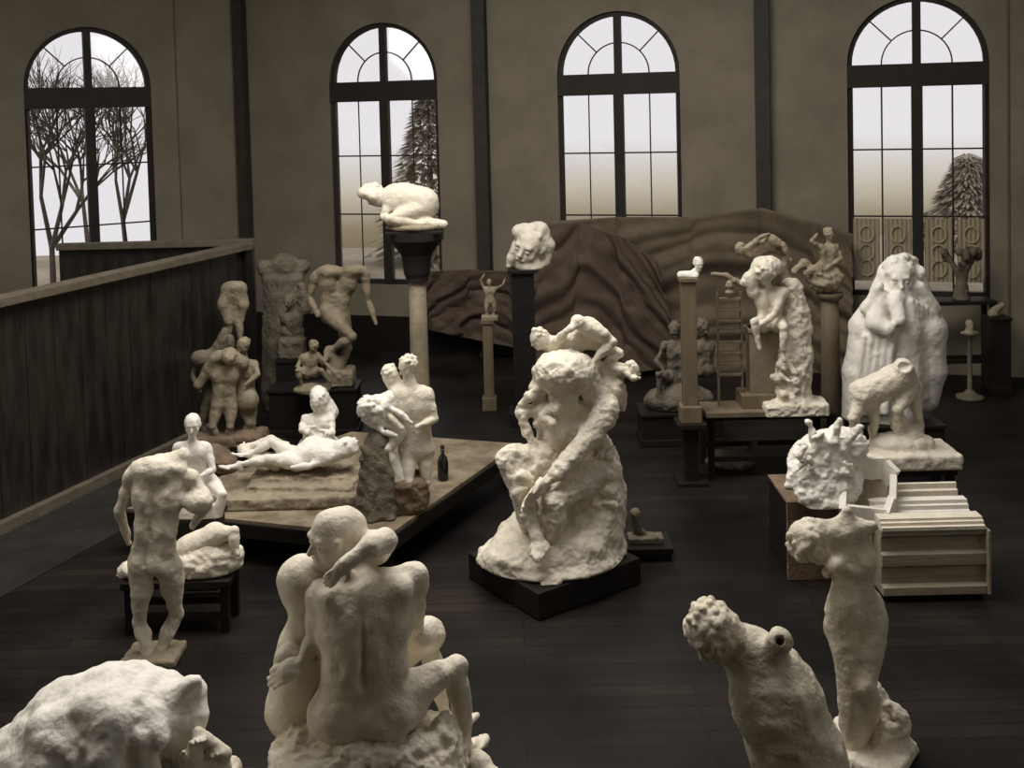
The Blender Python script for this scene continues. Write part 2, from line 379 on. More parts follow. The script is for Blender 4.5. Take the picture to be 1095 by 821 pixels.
        act = (cnt > 0) & (cnt < 8); idx = np.argwhere(act)
        ids = np.full(n - 1, -1, np.int32); ids[act] = np.arange(len(idx))
        cor = [(dx, dy, dz) for dx in (0, 1) for dy in (0, 1) for dz in (0, 1)]
        val = np.stack([Fd[idx[:, 0]+a, idx[:, 1]+b, idx[:, 2]+c_] for a, b, c_ in cor], 1)
        acc = np.zeros((len(idx), 3)); num = np.zeros(len(idx))
        for i in range(8):
            for j in range(i+1, 8):
                if sum(abs(cor[i][t]-cor[j][t]) for t in range(3)) != 1: continue
                m_ = (val[:, i] < 0) != (val[:, j] < 0); t = val[m_, i] / (val[m_, i] - val[m_, j])
                acc[m_] += np.array(cor[i]) + t[:, None]*(np.array(cor[j]) - np.array(cor[i])); num[m_] += 1
        P = (idx + acc/num[:, None]) * v + lo
        quads = []
        for axn in range(3):
            o1, o2 = [(1, 2), (2, 0), (0, 1)][axn]
            sl = [slice(1, -1)]*3; sl[axn] = slice(0, -1)
            a = ins[tuple(sl)]; sl2 = list(sl); sl2[axn] = slice(1, None); b = ins[tuple(sl2)]
            e = np.argwhere(a != b); base = e + 1; base[:, axn] -= 1; flip = a[tuple(e.T)]
            def cell(d1, d2):
                q_ = base.copy(); q_[:, o1] -= d1; q_[:, o2] -= d2; return ids[tuple(q_.T)]
            Q = np.stack([cell(0, 0), cell(1, 0), cell(1, 1), cell(0, 1)], 1)
            Q[flip] = Q[flip][:, ::-1]; quads.append(Q)
        Q = np.concatenate(quads); Q = Q[(Q >= 0).all(1)]
        # light laplacian smoothing
        E = np.concatenate([Q[:, [0, 1]], Q[:, [1, 2]], Q[:, [2, 3]], Q[:, [3, 0]]]); nv = len(P)
        deg = np.bincount(E[:, 0], minlength=nv) + np.bincount(E[:, 1], minlength=nv)
        for it in range(smooth):
            A_ = np.stack([np.bincount(E[:, 0], P[E[:, 1], t], nv) + np.bincount(E[:, 1], P[E[:, 0], t], nv) for t in range(3)], 1) / deg[:, None]
            P = P*.5 + A_*.5
        if rough or big:
            n1 = P[Q[:, 2]] - P[Q[:, 0]]; n2 = P[Q[:, 3]] - P[Q[:, 1]]; fn = np.cross(n1, n2); N_ = np.zeros_like(P)
            for t in range(3):
                for c_ in range(4): N_[:, t] += np.bincount(Q[:, c_], fn[:, t], nv)
            N_ /= np.linalg.norm(N_, axis=1)[:, None] + 1e-9
            dsp = 0
            if rough: dsp = dsp + rough * fbm(P*rscale + s.seed, 3)
            if big: dsp = dsp + big * fbm(P*bigscale + s.seed + 9, 2)
            if cut is not None: dsp = np.where(P[:, 1] > cut - 2*v, 0, dsp)
            P = P + N_*np.asarray(dsp)[:, None]
        Wd = np.stack([s.A.x + P[:, 0]/s.s, s.A.y - P[:, 2]/s.s, s.A.z - P[:, 1]/s.s], 1)
        Q = Q[:, ::-1]
        me = bpy.data.meshes.new(name); me.vertices.add(nv); me.vertices.foreach_set('co', Wd.astype(np.float32).ravel())
        me.loops.add(len(Q)*4); me.loops.foreach_set('vertex_index', Q.astype(np.int32).ravel())
        me.polygons.add(len(Q)); me.polygons.foreach_set('loop_start', (np.arange(len(Q))*4).astype(np.int32))
        me.update(calc_edges=True); me.polygons.foreach_set('use_smooth', np.ones(len(Q), bool))
        return link(name, me, m, parent)
# ================================================================ the setting
CEN = [Vector((-7.54, 19.3)), Vector((-2.37, 20.0)), Vector((1.87, 18.77)), Vector((6.57, 17.4))]
dirB = (CEN[3] - CEN[1]).normalized(); dirA = Vector((.846, .533)).normalized()
corner = Vector((-5.16, 20.8))
def v3(p, z): return Vector((p.x, p.y, z))
ctr = MB().box((0, 9, -.1), (11.5, 13, .1)); struct(ctr.build('floor', M['floor']))
WH = 9.2; HW = 1.08; ZB = 1.25; ZS = 5.05; ZT = 4.68; TH = .35
def holed_wall(name, a, b, cens, m):
    """wall from a to b (2-D) with arched openings"""
    d = (b - a).normalized(); n = Vector((-d.y, d.x)); L = (b - a).length
    if n.y < 0: n = -n
    s = sorted((c - a).dot(d) for c in cens)
    mb = MB()
    def slab(x0, x1, z0, z1):
        p = a + d*x0; q = a + d*x1
        mb.prism([v3(p, z0), v3(q, z0), v3(q, z1), v3(p, z1)], v3(n*TH, 0), 0)
    x = 0
    for c in s:
        slab(x, c - HW, 0, WH)
        slab(c - HW, c + HW, 0, ZB)
        K = 20; prev = None
        for i in range(K):
            t0 = math.pi - math.pi*i/K; t1 = math.pi - math.pi*(i+1)/K
            x0, z0 = c + HW*math.cos(t0), ZS + HW*math.sin(t0); x1, z1 = c + HW*math.cos(t1), ZS + HW*math.sin(t1)
            p = a + d*x0; q = a + d*x1
            mb.prism([v3(p, z0), v3(q, z1), v3(q, WH), v3(p, WH)], v3(n*TH, 0), 0)
        x = c + HW
    slab(x, L, 0, WH)
    return struct(mb.build(name, m))
holed_wall('wall_back', corner, CEN[1] + dirB*17.0, CEN[1:], M['wall'])
endA = CEN[0] - dirA*4.3
holed_wall('wall_left', endA, corner, CEN[:1], M['wall'])
struct(MB().box((-11.2, 7, WH/2), (.15, 12, WH/2)).build('wall_side', M['wall']))
struct(MB().box((0, -3.2, WH/2), (11.5, .15, WH/2)).build('wall_behind', M['wall']))
struct(MB().box((11.4, 6, WH/2), (.15, 10, WH/2)).build('wall_right', M['wall']))
sk = MB()
for a in ((-11.4, -5.2, -3.3, 27), (4.8, 11.5, -3.3, 27), (-5.2, 4.8, -3.3, 5.4), (-5.2, 4.8, 14.5, 27)):
    sk.box(((a[0]+a[1])/2, (a[2]+a[3])/2, WH + .1), ((a[1]-a[0])/2, (a[3]-a[2])/2, .1))
struct(sk.build('ceiling', M['wall']))
def window(i, c, d, low):
    n = Vector((-d.y, d.x)); n = n if n.y > 0 else -n; o = c + n*.10
    P = lambda x, z, k=0.0: v3(o + d*x + n*k, z)
    w_ = thing('window_%d' % i, '', 'window', v3(c, ZB)); del w_['label']; del w_['category']; w_['kind'] = 'structure'
    fr = MB(); f = .055
    for sg in (-1, 1): fr.bar(P(sg*(HW-.03), ZB), P(sg*(HW-.03), ZS), .10, .10)
    K = 24
    for j in range(K):
        t0, t1 = math.pi*j/K, math.pi*(j+1)/K + .01
        fr.bar(P((HW-.03)*math.cos(t0), ZS + (HW-.03)*math.sin(t0)), P((HW-.03)*math.cos(t1), ZS + (HW-.03)*math.sin(t1)), .10, .10)
    fr.bar(P(-HW, ZB+.03), P(HW, ZB+.03), .1, .12)
    fr.build('window_frame', M['frame'], w_)
    MB().box(P(0, (ZS+ZT)/2, -.02), (HW, .08, (ZS-ZT)/2), rz=math.atan2(d.y, d.x)).build('transom', M['frame'], w_)
    mb = MB(); mb.box(P(0, (ZB+ZT)/2, -.03), (.085, .06, (ZT-ZB)/2), rz=math.atan2(d.y, d.x)); mb.box(P(0, ZS+.5, -.02), (.065, .05, .55), rz=math.atan2(d.y, d.x))
    mb.build('mullion', M['frame'], w_)
    mt = MB(); b = .022
    for sg in (-1, 1):
        mt.bar(P(sg*.54, ZB), P(sg*.54, ZT), b, b)
        for z in (3.66, 2.56): mt.bar(P(sg*.08, z), P(sg*(HW-.05), z), b*1.2, b*1.2)
        mt.bar(P(sg*.38, ZS+.38), P(sg*.73, ZS+.73), b, b)
    for j in range(K):
        t0, t1 = math.pi*j/K, math.pi*(j+1)/K + .01; r = .54
        mt.bar(P(r*math.cos(t0), ZS+r*math.sin(t0)), P(r*math.cos(t1), ZS+r*math.sin(t1)), b, b)
    mt.build('glazing_bars', M['frame'], w_)
    g = MB(); t = []
    for j in range(K+1): t.append(P((HW-.04)*math.cos(math.pi*j/K), ZS + (HW-.04)*math.sin(math.pi*j/K), .02))
    g.prism([P(-HW+.04, ZB+.05, .02)] + [P(HW-.04, ZB+.05, .02)] + t, v3(n*.004, 0), 0)
    g.build('glass', M['glass'], w_)
    return P
PW = [window(i+1, c, dirA if i == 0 else dirB, 0) for i, c in enumerate(CEN)]
# dark iron pilasters
def pilaster(k, px, c2d, wd):
    struct(MB().box(v3(c2d, WH/2), (wd/2, .10, WH/2), rz=math.atan2(dirB.y, dirB.x)).build('trim_%d' % k, M['pilaster']))
pilaster(1, 258, corner - Vector((0, .12)), .20)
for k, px in ((2, 516), (3, 815)):
    kx = (px - 547.5) / F
    # intersection of the photo column with the back wall
    t = (kx*corner.y - corner.x) / (dirB.x - kx*dirB.y); c2 = corner + dirB*t
    pilaster(k, px, c2 - Vector((0, .1)), .24)
# low dark strip added along the foot of the walls where they go dark
def foot_strip(name, a, b, h, m):
    d = (b - a).normalized(); n = Vector((d.y, -d.x)); c = (a + b)/2 + n*.03
    struct(MB().box(v3(c, h/2), ((b-a).length/2, .03, h/2), rz=math.atan2(d.y, d.x)).build(name, m))
foot_strip('dark_strip_back', corner, CEN[3] - dirB*1.0, .66, M['darkwood'])
foot_strip('dark_strip_left', endA, corner, .66, M['darkwood'])
# thin panel battens on the walls
def batten(k, base, d, x, z0, z1, w_=.02):
    p = base + d*x; n = Vector((d.y, -d.x)); p = p + n*.012
    struct(MB().box(v3(p, (z0+z1)/2), (w_/2, .012, (z1-z0)/2), rz=math.atan2(d.y, d.x)).build('trim_%d' % k, M['rail']))
batten(4, CEN[0], dirA, 1.55, 1.4, 7.5); 
batten(5, CEN[3], dirB, 1.35, 0, WH, .03)
# ---------------- partition enclosure on the left
PH = 2.53
pd = Vector((.365, 1)).normalized()
pa = Vector((-5.6, 11.76)) - pd*3.2; pb = Vector((-4.03, 16.05))
p = thing('glazed_partition', 'long dark boarded partition with pale top rail along the left side', 'partition', v3(pa, 0))
pn = Vector((pd.y, -pd.x))      # faces the room
ang = math.atan2(pd.y, pd.x); L = (pb - pa).length; mid = (pa + pb)/2
nb = int(L/.42)
for j in range(nb):
    x = (j+.5)*L/nb; q_ = pa + pd*x - pn*.03
    b = MB().box(v3(q_, PH/2), (L/nb/2 - .004, .02, PH/2 - .05), rz=ang, bev=.006)
    b.build('board', M['board'], p)
MB().box(v3(mid, PH), (L/2 + .05, .12, .05), rz=ang, bev=.01).build('top_rail', M['rail'], p)
MB().box(v3(mid + pn*.03, .07), (L/2, .05, .07), rz=ang, bev=.01).build('bottom_rail', M['rail'], p)
for x in (0.02, L - .03):
    MB().box(v3(pa + pd*x, PH/2), (.06, .07, PH/2), rz=ang).build('post', M['darkwood'], p)
q0 = W(60, 266, 16.45); q1 = W(272, 257, 16.6)
r = thing('partition_end', 'low dark boarded screen with pale rail standing before the leftmost window', 'partition', (q0.x, 16.5, 0))
MB().box(((q0.x+q1.x)/2, 16.52, PH), ((q1.x-q0.x)/2, .09, .05), bev=.01).build('top_rail', M['rail'], r)
for j in range(7):
    wdt = (q1.x-q0.x)/7
    MB().box((q0.x + wdt*(j+.5), 16.55, PH/2 - .02), (wdt/2-.004, .02, PH/2-.02), bev=.005).build('board', M['board'], r)
# ---------------- low boarded floor strip beside the partition
a0 = Gp(0, 575, 0); a1 = Gp(150, 500, 0)
pst = MB().prism([v3(pa + pn*.10, 0), v3(pb - pd*1.0 + pn*.10, 0), v3(pb - pd*1.0 + pn*1.25, 0), v3(pa + pn*1.25, 0)], (0, 0, .012), 0)
struct(pst.build('trim_6', mat('worn_floor_strip', (.034, .030, .025), .55, .4, 2, .2, 20)))
# ---------------- outdoors
gx = MB()
gx.prism([(-60, 20.9, 0.3), (60, 20.9, .3), (60, 33, .3), (-60, 33, .3)], (0, 0, -.3), 0)
struct(gx.build('ground', M['earth']))
def bank(x0, x1, y, h0, h1, name, label):
    me = bpy.data.meshes.new(name); vs = []; fs = []; n = 90
    for i in range(n+1):
        t = i/n; x = x0 + (x1-x0)*t; h = h0 + (h1-h0)*(.5 + .5*math.sin(t*7 + 1)) + .18*random.random()
        vs += [(x, y, 0), (x, y + .6, h*.8), (x, y + 1.6, h), (x, y + 4, h*.6), (x, y+5, 0)]
    for i in range(n):
        for j in range(4): a = i*5 + j; fs.append((a, a+1, a+6, a+5))
    me.from_pydata(vs, [], fs)
    for q in me.polygons: q.use_smooth = True
    o = link(name, me, M['mist_leaf']); return tag(o, label, 'hedge')
def tree(name, base, h, label, m, seed, spread=.55, r0=.11, depth=6):
    rnd = random.Random(seed); t = thing(name, label, 'tree', base, None); mb = MB()
    tw = MB()
    def grow(p, d, L, r, k):
        q = p + d*L; (mb if k >= depth - 1 else tw).tube(p, q, r, r*.72, 6 if k > 2 else 4)
        if k == 0: return
        for i in range(3 if k > 1 else 2):
            nd = (d + Vector((rnd.gauss(0, spread), rnd.gauss(0, spread), rnd.gauss(.12, spread*.5)))).normalized()
            grow(q, nd, L*rnd.uniform(.62, .88), r*.66, k-1)
    grow(Vector(base), Vector((rnd.gauss(0, .06), 0, 1)).normalized(), h*.3, r0, depth)
    mb.build('trunk', m, t); tw.build('branches', m, t)
    return t
b1 = W(58, 330, 23.4); b2 = W(140, 330, 27.6); b3 = W(98, 330, 32)
tree('bare_tree', (b1.x, 23.4, .3), 4.6, 'bare winter tree outside the left half of the leftmost window', M['bark'], 3, .42, .085)
tree('bare_tree', (b2.x, 27.6, .3), 5.1, 'bare forking winter tree outside the right half of the leftmost window', M['bark'], 11, .38, .08)
tree('bare_tree', (b3.x, 32, .3), 5.6, 'farther bare winter tree between the two nearer ones outside the leftmost window', M['bark'], 5, .4, .08)
def conifer(x, y, h, label, seed):
    t = thing('conifer', label, 'tree', (x, y, .3)); rnd = random.Random(seed)
    MB().tube((x, y, .3), (x, y, h), .12, .03, 8).build('trunk', M['bark'], t)
    me = bpy.data.meshes.new('foliage'); vs = []; fs = []
    for i in range(2600):
        z = .8 + (h - .8)*rnd.random()**1.1; rr = (h - z)/h * 2.0 * (.45 + .55*rnd.random()) + .1; a = rnd.random()*6.283
        c = Vector((x + rr*math.cos(a), y + rr*math.sin(a), z - rr*.25)); d = Vector((math.cos(a), math.sin(a), -.35)); sdv = Vector((-math.sin(a), math.cos(a), rnd.gauss(0, .4)))
        k = len(vs); vs += [c - sdv*.07, c + sdv*.07, c + d*.34]; fs.append((k, k+1, k+2))
    me.from_pydata(vs, [], fs); link('foliage', me, M['mist_leaf'], t)
c1 = W(462, 250, 34); conifer(c1.x*30/34, 30, 5.0, 'pale misty conifer outside the window behind the tall pillar', 3)
c3 = W(1036, 230, 30); conifer(c3.x, 30, 2.9, 'small pale conifer outside the right half of the rightmost window', 9)
# ---------------- lace curtains low in window 4
P4 = PW[3]
for k, (x, lab) in enumerate(((-.80, 'lace half-curtain in the lowest pane at the left end of the rightmost window'), (-.31, 'lace half-curtain left of the centre post of the rightmost window'),
                              (.31, 'lace half-curtain right of the centre post of the rightmost window'), (.80, 'lace half-curtain in the lowest pane at the right end of the rightmost window'))):
    me = bpy.data.meshes.new('lace_curtain'); vs = []; fs = []; n = 24
    for i in range(n+1):
        xx = x - .21 + .42*i/n
        for z in (1.5, 2.0, 2.53): vs.append(P4(xx, z, -.07 + .012*math.sin(i*1.6)))
    for i in range(n):
        for j in range(2): a = i*3 + j; fs.append((a, a+3, a+4, a+1))
    me.from_pydata(vs, [], fs); t = thing('lace_curtain', lab, 'curtain', P4(x, 1.5), 'lace curtains in the rightmost window')
    link('curtain_cloth', me, M['lace'], t)
    for zc in (2.28, 1.98, 1.72):      # oval ring motifs
        mb = MB()
        for j in range(18):
            a, b = 2*math.pi*j/18, 2*math.pi*(j+1)/18
            mb.bar(P4(x + .11*math.cos(a), zc + .13*math.sin(a), -.10), P4(x + .11*math.cos(b), zc + .13*math.sin(b), -.10), .025, .02)
        mb.build('motif', M['lace_motif'], t)
# ---------------- hung canvases
def canvas(name, label, m, top, bottom, D0, D1, folds, sway, seed, thick=.02, swag=1.0):
    """top, bottom: lists of (px, py) edge points; between them folds run as swags"""
    rnd = random.Random(seed); nu, nv = 120, 70
    def lerp(l, t):
        s_ = t*(len(l)-1); i = min(int(s_), len(l)-2); f_ = s_-i; f_ = f_*f_*(3-2*f_)
        return l[i][0]*(1-f_)+l[i+1][0]*f_, l[i][1]*(1-f_)+l[i+1][1]*f_
    U, V = np.meshgrid(np.linspace(0, 1, nu), np.linspace(0, 1, nv), indexing='ij')
    ph = (V*folds + swag*np.sin(U*math.pi)*1.2 + sway*U)
    NP = np.stack([U.ravel()*5, V.ravel()*4, np.full(U.size, seed*1.7)], 1)
    warp = fbm(NP, 3).reshape(U.shape)
    z = .065*np.sin((ph + warp*.25)*2*math.pi) + .05*warp + .034*np.sin((ph*2.6 + warp*.5)*2*math.pi)
    z = z*(.35 + .65*np.minimum(1, V*5))
    vs = []
    for i in range(nu):
        for j in range(nv):
            a = lerp(top, U[i, j]); b = lerp(bottom, U[i, j]); v_ = V[i, j]
            d = D0*(1-U[i, j]) + D1*U[i, j] - z[i, j] - .10
            vs.append(W(a[0]*(1-v_)+b[0]*v_, a[1]*(1-v_)+b[1]*v_, d))
    fs = [(i*nv+j, (i+1)*nv+j, (i+1)*nv+j+1, i*nv+j+1) for i in range(nu-1) for j in range(nv-1)]
    me = bpy.data.meshes.new(name); me.from_pydata(vs, [], fs)
    for q in me.polygons: q.use_smooth = True
    o = link(name, me, m); md = o.modifiers.new('thickness', 'SOLIDIFY'); md.thickness = thick; md.offset = -1
    return tag(o, label, 'cloth')
canvas('hung_canvas', 'large brown canvas hung in long swags under the third window', M['cloth'],
       [(598, 236), (660, 232), (740, 232), (815, 222), (870, 238), (912, 250)], [(590, 400), (660, 425), (740, 430), (815, 430), (870, 425), (912, 420)], 18.5, 17.4, 3.3, .5, 3)
canvas('hung_canvas', 'short reddish brown cloth hung low on the wall behind the thin post', M['cloth2'],
       [(456, 290), (500, 288), (545, 290), (588, 272)], [(456, 352), (500, 362), (550, 372), (588, 380)], 19.4, 18.85, 1.7, .4, 8)
canvas('hung_canvas', 'dark red-brown cloth slanting down in front of the larger hung canvas', M['cloth2'],
       [(586, 240), (620, 238), (660, 250), (702, 278)], [(560, 400), (610, 405), (670, 400), (730, 392)], 17.95, 17.6, 2.2, -1.2, 5)
# ================================================================ stands, platform, pillars
def table_stand(name, label, c, w_, d_, h, rz=0, legs=True, m='darkwood', parts=('stand_top', 'leg', 'stretcher'), cat='stand', group=None):
    t = thing(name, label, cat, (c[0], c[1], 0), group); R = Matrix.Rotation(rz, 3, 'Z')
    P = lambda x, y, z: Vector((c[0], c[1], 0)) + R @ Vector((x, y, z))
    MB().box(P(0, 0, h-.03), (w_/2, d_/2, .03), rz=rz, bev=.006).build(parts[0], M[m], t)
    if legs:
        for sx in (-1, 1):
            for sy in (-1, 1):
                MB().bar(P(sx*(w_/2-.06), sy*(d_/2-.06), 0), P(sx*(w_/2-.06), sy*(d_/2-.06), h-.055), .07, .07).build(parts[1], M[m], t)
        for sy in (-1, 1):
            MB().box(P(0, sy*(d_/2-.06), h*.3), (w_/2-.09, .02, .03), rz=rz).build(parts[2], M[m], t)
    return t
def box_stand(name, label, c, w_, d_, h, rz=0, m='darkwood', group=None):
    t = thing(name, label, 'pedestal', (c[0], c[1], 0), group)
    MB().box((c[0], c[1], h/2 - .02), (w_/2 - .02, d_/2 - .02, h/2 - .02), rz=rz, bev=.008).build('body', M[m], t)
    MB().box((c[0], c[1], h - .02), (w_/2, d_/2, .02), rz=rz, bev=.006).build('cap', M[m], t)
    MB().box((c[0], c[1], .05), (w_/2 + .0, d_/2 + .0, .05), rz=rz, bev=.01).build('plinth', M[m], t)
    return t
# big low platform
PZ = .45
fr = Gp(415, 572, PZ); fr2 = Gp(548, 478, PZ); fl = Gp(180, 548, PZ)
ed = (fr2 - fr).normalized(); el = (fl - fr).normalized()
c00 = fr; c10 = fr2 + ed*.15; c01 = fr + el*2.95; c11 = c10 + el*2.2
pt = thing('model_platform', 'broad low wooden platform carrying several plaster groups at left', 'platform', ((c00.x+c11.x)/2, (c00.y+c11.y)/2, 0))
MB().prism([(c.x, c.y, PZ-.05) for c in (c00, c10, c11, c01)], (0, 0, .05), 0).build('platform_top', M['wood'], pt)
def rimbar(a, b):
    d = (b-a).normalized()
    return MB().bar(Vector((a.x, a.y, PZ-.10)) - d*.0, Vector((b.x, b.y, PZ-.10)), .06, .14)
for a, b in ((c00, c10), (c00, c01), (c10, c11), (c01, c11)):
    rimbar(a, b).build('edge_board', M['darkwood'], pt)
cc = (c00 + c11)/2
for c in (c00, c10, c11, c01):
    q_ = c + (cc - c)*.08; MB().box((q_.x, q_.y, (PZ-.06)/2), (.06, .06, (PZ-.06)/2)).build('leg', M['darkwood'], pt)
# tall pillar with dark bracket
def pillar(name, label, base, r, h, m, cap=True, z0=0, sq=False, foot=.0, group=None):
    t = thing(name, label, 'pillar', (base[0], base[1], z0), group)
    if sq:
        MB().box((base[0], base[1], z0 + h/2), (r, r, h/2), bev=.01).build('shaft', M[m], t)
        MB().box((base[0], base[1], z0 + .10), (r*1.45, r*1.45, .10), bev=.015).build('base', M[m], t)
        MB().box((base[0], base[1], z0 + h + .02), (r*1.3, r*1.3, .025), bev=.008).build('cap', M[m], t)
    else:
        MB().lathe((base[0], base[1], z0), [(r*1.02, .1), (r, .5), (r*.93, h*.7), (r*.88, h)], 32).build('shaft', M[m], t, True)
        MB().lathe((base[0], base[1], z0), [(r*1.5, 0), (r*1.5, .06), (r*1.25, .09), (r*1.3, .12), (r*1.02, .16)], 32).build('base', M[m], t)
        if cap: MB().lathe((base[0], base[1], z0), [(r*.9, h-.02), (r*1.25, h+.02), (r*1.35, h+.05), (r*1.35, h+.08)], 32).build('cap', M[m], t)
    return t
DP = 13.8; sP = F/DP
pb_ = W(452, 500, DP); hP = W(452, 300, DP).z
pillar('pillar', 'tall smooth pale pillar carrying a dark bracket and a crouching plaster', (pb_.x, pb_.y), .125, hP, 'plaster_d', cap=False)
t = thing('dark_capital', 'dark flared capital on top of the tall pale pillar', 'capital', (pb_.x, pb_.y, hP))
kz = W(452, 248, DP).z - hP
MB().lathe((pb_.x, pb_.y, hP), [(.15, .0), (.15, .05), (.17, .10), (.20, kz*.55), (.32, kz*.80), (.36, kz*.86), (.36, kz)], 28).build('bell', M['iron'], t)
MB().box((pb_.x, pb_.y, hP + kz + .02), (.36, .28, .02), bev=.006).build('slab', M['iron'], t)
DT = 15.9; q_ = W(524, 443, DT); hT = W(524, 345, DT).z
pillar('thin_post', 'thin pale square post standing alone between the platform and the back wall', (q_.x, q_.y), .075, hT, 'palewood', sq=True)
DH = 15.2; q_ = W(562, 430, DH); hH = W(562, 290, DH).z
pillar('dark_post', 'dark post under the plaster head before the hung canvas', (q_.x, q_.y), .16, hH, 'darkwood', sq=True)
# ================================================================ sculptures
def group_at(label, S, h, cat='sculpture', name='plaster_group', group=None):
    return thing(name, label, cat, (S.ref.x, S.ref.y, h), group)
V = lambda *a: np.array(a, float)

# ---- A. central seated group
def central():
    h = .25; D = 10.0
    S = Sculpt(D, (590, 600), 1.15); t = group_at('large bent seated plaster figure with small figures arching over its head, mid floor', S, h, name='seated_figure_group')
    fl = S.floor(h)
    # rock base
    B = Sculpt(D, (590, 600), 1.4); b = lambda x, y, z: V(x, y, z)
    c = B.q((588, 598, 0)); c[1] = fl
    B.re(c + b(0, -3, 0), (80, 12, 66), k=6)
    B.re(c + b(8, -22, -2), (64, 24, 56), k=16); B.re(c + b(-20, -14, 20), (46, 16, 40), k=14)
    B.re(c + b(14, -38, -18), (48, 36, 40), k=14)
    B.e((636, 560, -10), (30, 50, 34), 14); B.e((645, 520, -22), (24, 56, 26), 12); B.e((618, 500, -28), (34, 70, 24), 16)
    B.e((556, 590, -4), (30, 12, 26), 14); B.c((655, 500, -8), (640, 540, 10), 9, 7, 5); B.c((640, 545, 8), (618, 560, 22), 7, 8, 5); B.c((655, 560, 0), (650, 600, 6), 8, 10, 5)
    B.lumps((640, 545, -2), (20, 34, 22), 26, 5, 3, 3)
    B.build('rock_base', M['plaster'], t, rough=2.0, rscale=.11, big=4, bigscale=.035, cut=fl)
    u = 44
    S.torso((580, 436, -2), (642, 440, -2), (580, 512, 0), (628, 512, 0), V(-.25, .1, 1), u, 1.05, bend=(0, 0, -.1), neck=(604, 418, 12))
    S.head((603, 412, 8), V(-.3, .6, .75), 52, up=(-.1, -.7, .6), hair='bald', seed=3)
    S.e((604, 397, 8), (34, 23, 30), 6); S.e((608, 425, 34), (20, 14, 14), 6, 's')
    for k_ in range(11):
        a = math.pi*(.02 + .096*k_); x = 604 - 31*math.cos(a); S.chain([(604 - 8*math.cos(a), 380, 2), (604 - 26*math.cos(a), 394, 14 - 8*abs(math.cos(a))), (x, 412 + 3*math.sin(a*5), 8 - 6*abs(math.cos(a))), (x, 428, 4)] if abs(math.cos(a)) > .6 else [(604 - 8*math.cos(a), 380, 2), (604 - 22*math.cos(a), 390, 19)], [4, 4.5, 4.5, 3.5], 5)
    S.c((626, 404, 4), (646, 430, 0), 9, 14, 8)
    # long arm sweeping down to the lap
    S.arm((648, 442, 10), (620, 480, 34), (584, 516, 48), 54, (V(-.75, .5, .35), V(0, .6, .6), .3))
    S.c((650, 436, 12), (600, 505, 46), 10, 7, 6)
    # looping left arm
    S.chain([(582, 436, 4), (558, 442, 10), (563, 462, 16), (584, 484, 20)], [9, 6, 5, 4], 3)
    S.e((592, 462, 2), (15, 30, 18), 8)
    S.chain([(578, 415, 10), (566, 424, 12), (553, 440, 8)], [5, 4, 3], 3)
    S.leg((588, 508, 6), (541, 492, 36), (568, 554, 46), 54, V(.3, .35, .8))
    S.leg((632, 500, 0), (592, 538, 48), (590, 586, 44), 58, V(-.05, .35, .8))
    S.e((560, 500, 20), (22, 12, 20), 10); S.c((548, 484, 30), (590, 494, 10), 10, 12, 8)
    S.lumps((560, 530, 46), (10, 22, 6), 16, 4, 3, 6); S.c((550, 510, 30), (566, 560, 30), 9, 10, 6)
    S.lumps((604, 470, 14), (30, 40, 14), 26, 5, 5, 12); S.lumps((640, 480, -4), (14, 44, 18), 26, 5, 4, 13)
    S.build('seated_figure', M['plaster'], t, rough=1.9, rscale=.12, big=1, bigscale=.04, cut=fl)
    # arching figure above
    K = Sculpt(D, (610, 370), 1.0); u2 = 24
    K.head((576, 362, -8), V(-.8, .45, .3), 23, up=(-.4, -.9, 0), hair='short', seed=9); K.c((582, 364, -8), (592, 372, -10), 8, 9, 4)
    K.torso((592, 366, -6), (598, 384, -14), (628, 350, -10), (634, 366, -16), V(-.1, .5, .9), u2, 1.0)
    K.leg((628, 348, -8), (655, 366, 0), (634, 388, 6), u2*1.15); K.leg((630, 362, -16), (662, 378, -12), (640, 398, -8), u2*1.1)
    K.arm((595, 366, -2), (606, 354, 8), (622, 344, 4), u2); K.c((618, 344, 0), (644, 358, 2), 8, 7, 4)
    K.build('arching_figure', M['plaster'], t, rough=.7, rscale=.2)
    # third figure with trailing cloth
    K = Sculpt(D, (650, 400), 1.0)
    K.head((676, 396, -6), V(.9, .2, .3), 21, up=(.2, -1, 0), seed=5)
    K.torso((664, 392, -6), (662, 406, -14), (636, 390, -12), (634, 404, -18), V(.2, .7, .6), 20, 1.05, neck=(672, 398, -8))
    K.chain([(640, 396, -8), (630, 410, -6), (650, 428, -8), (664, 424, -8), (666, 436, -8)], [8, 7, 9, 6, 4], 5)
    K.chain([(646, 410, -4), (658, 418, 0), (660, 432, 0)], [7, 6, 4], 4); K.e((650, 416, -12), (18, 16, 14), 6)
    K.lumps((650, 414, -8), (16, 12, 10), 16, 3.5, 2, 7)
    K.arm((664, 396, 0), (676, 404, 6), (684, 404, 4), 19)
    K.build('reaching_figure', M['plaster'], t, rough=.9, rscale=.2)
central()
st = thing('low_stand', 'dark low square stand beneath the central seated plaster group', 'stand', (W(592, 600, 10).x, 10.05, 0))
MB().box((W(592, 600, 10).x, 10.02, .13), (.60, .56, .12), rz=.62, bev=.01).build('stand_top', M['darkwood'], st)
MB().box((W(592, 600, 10).x, 10.02, .02), (.5, .45, .02), rz=.62).build('runner', M['darkwood'], st)

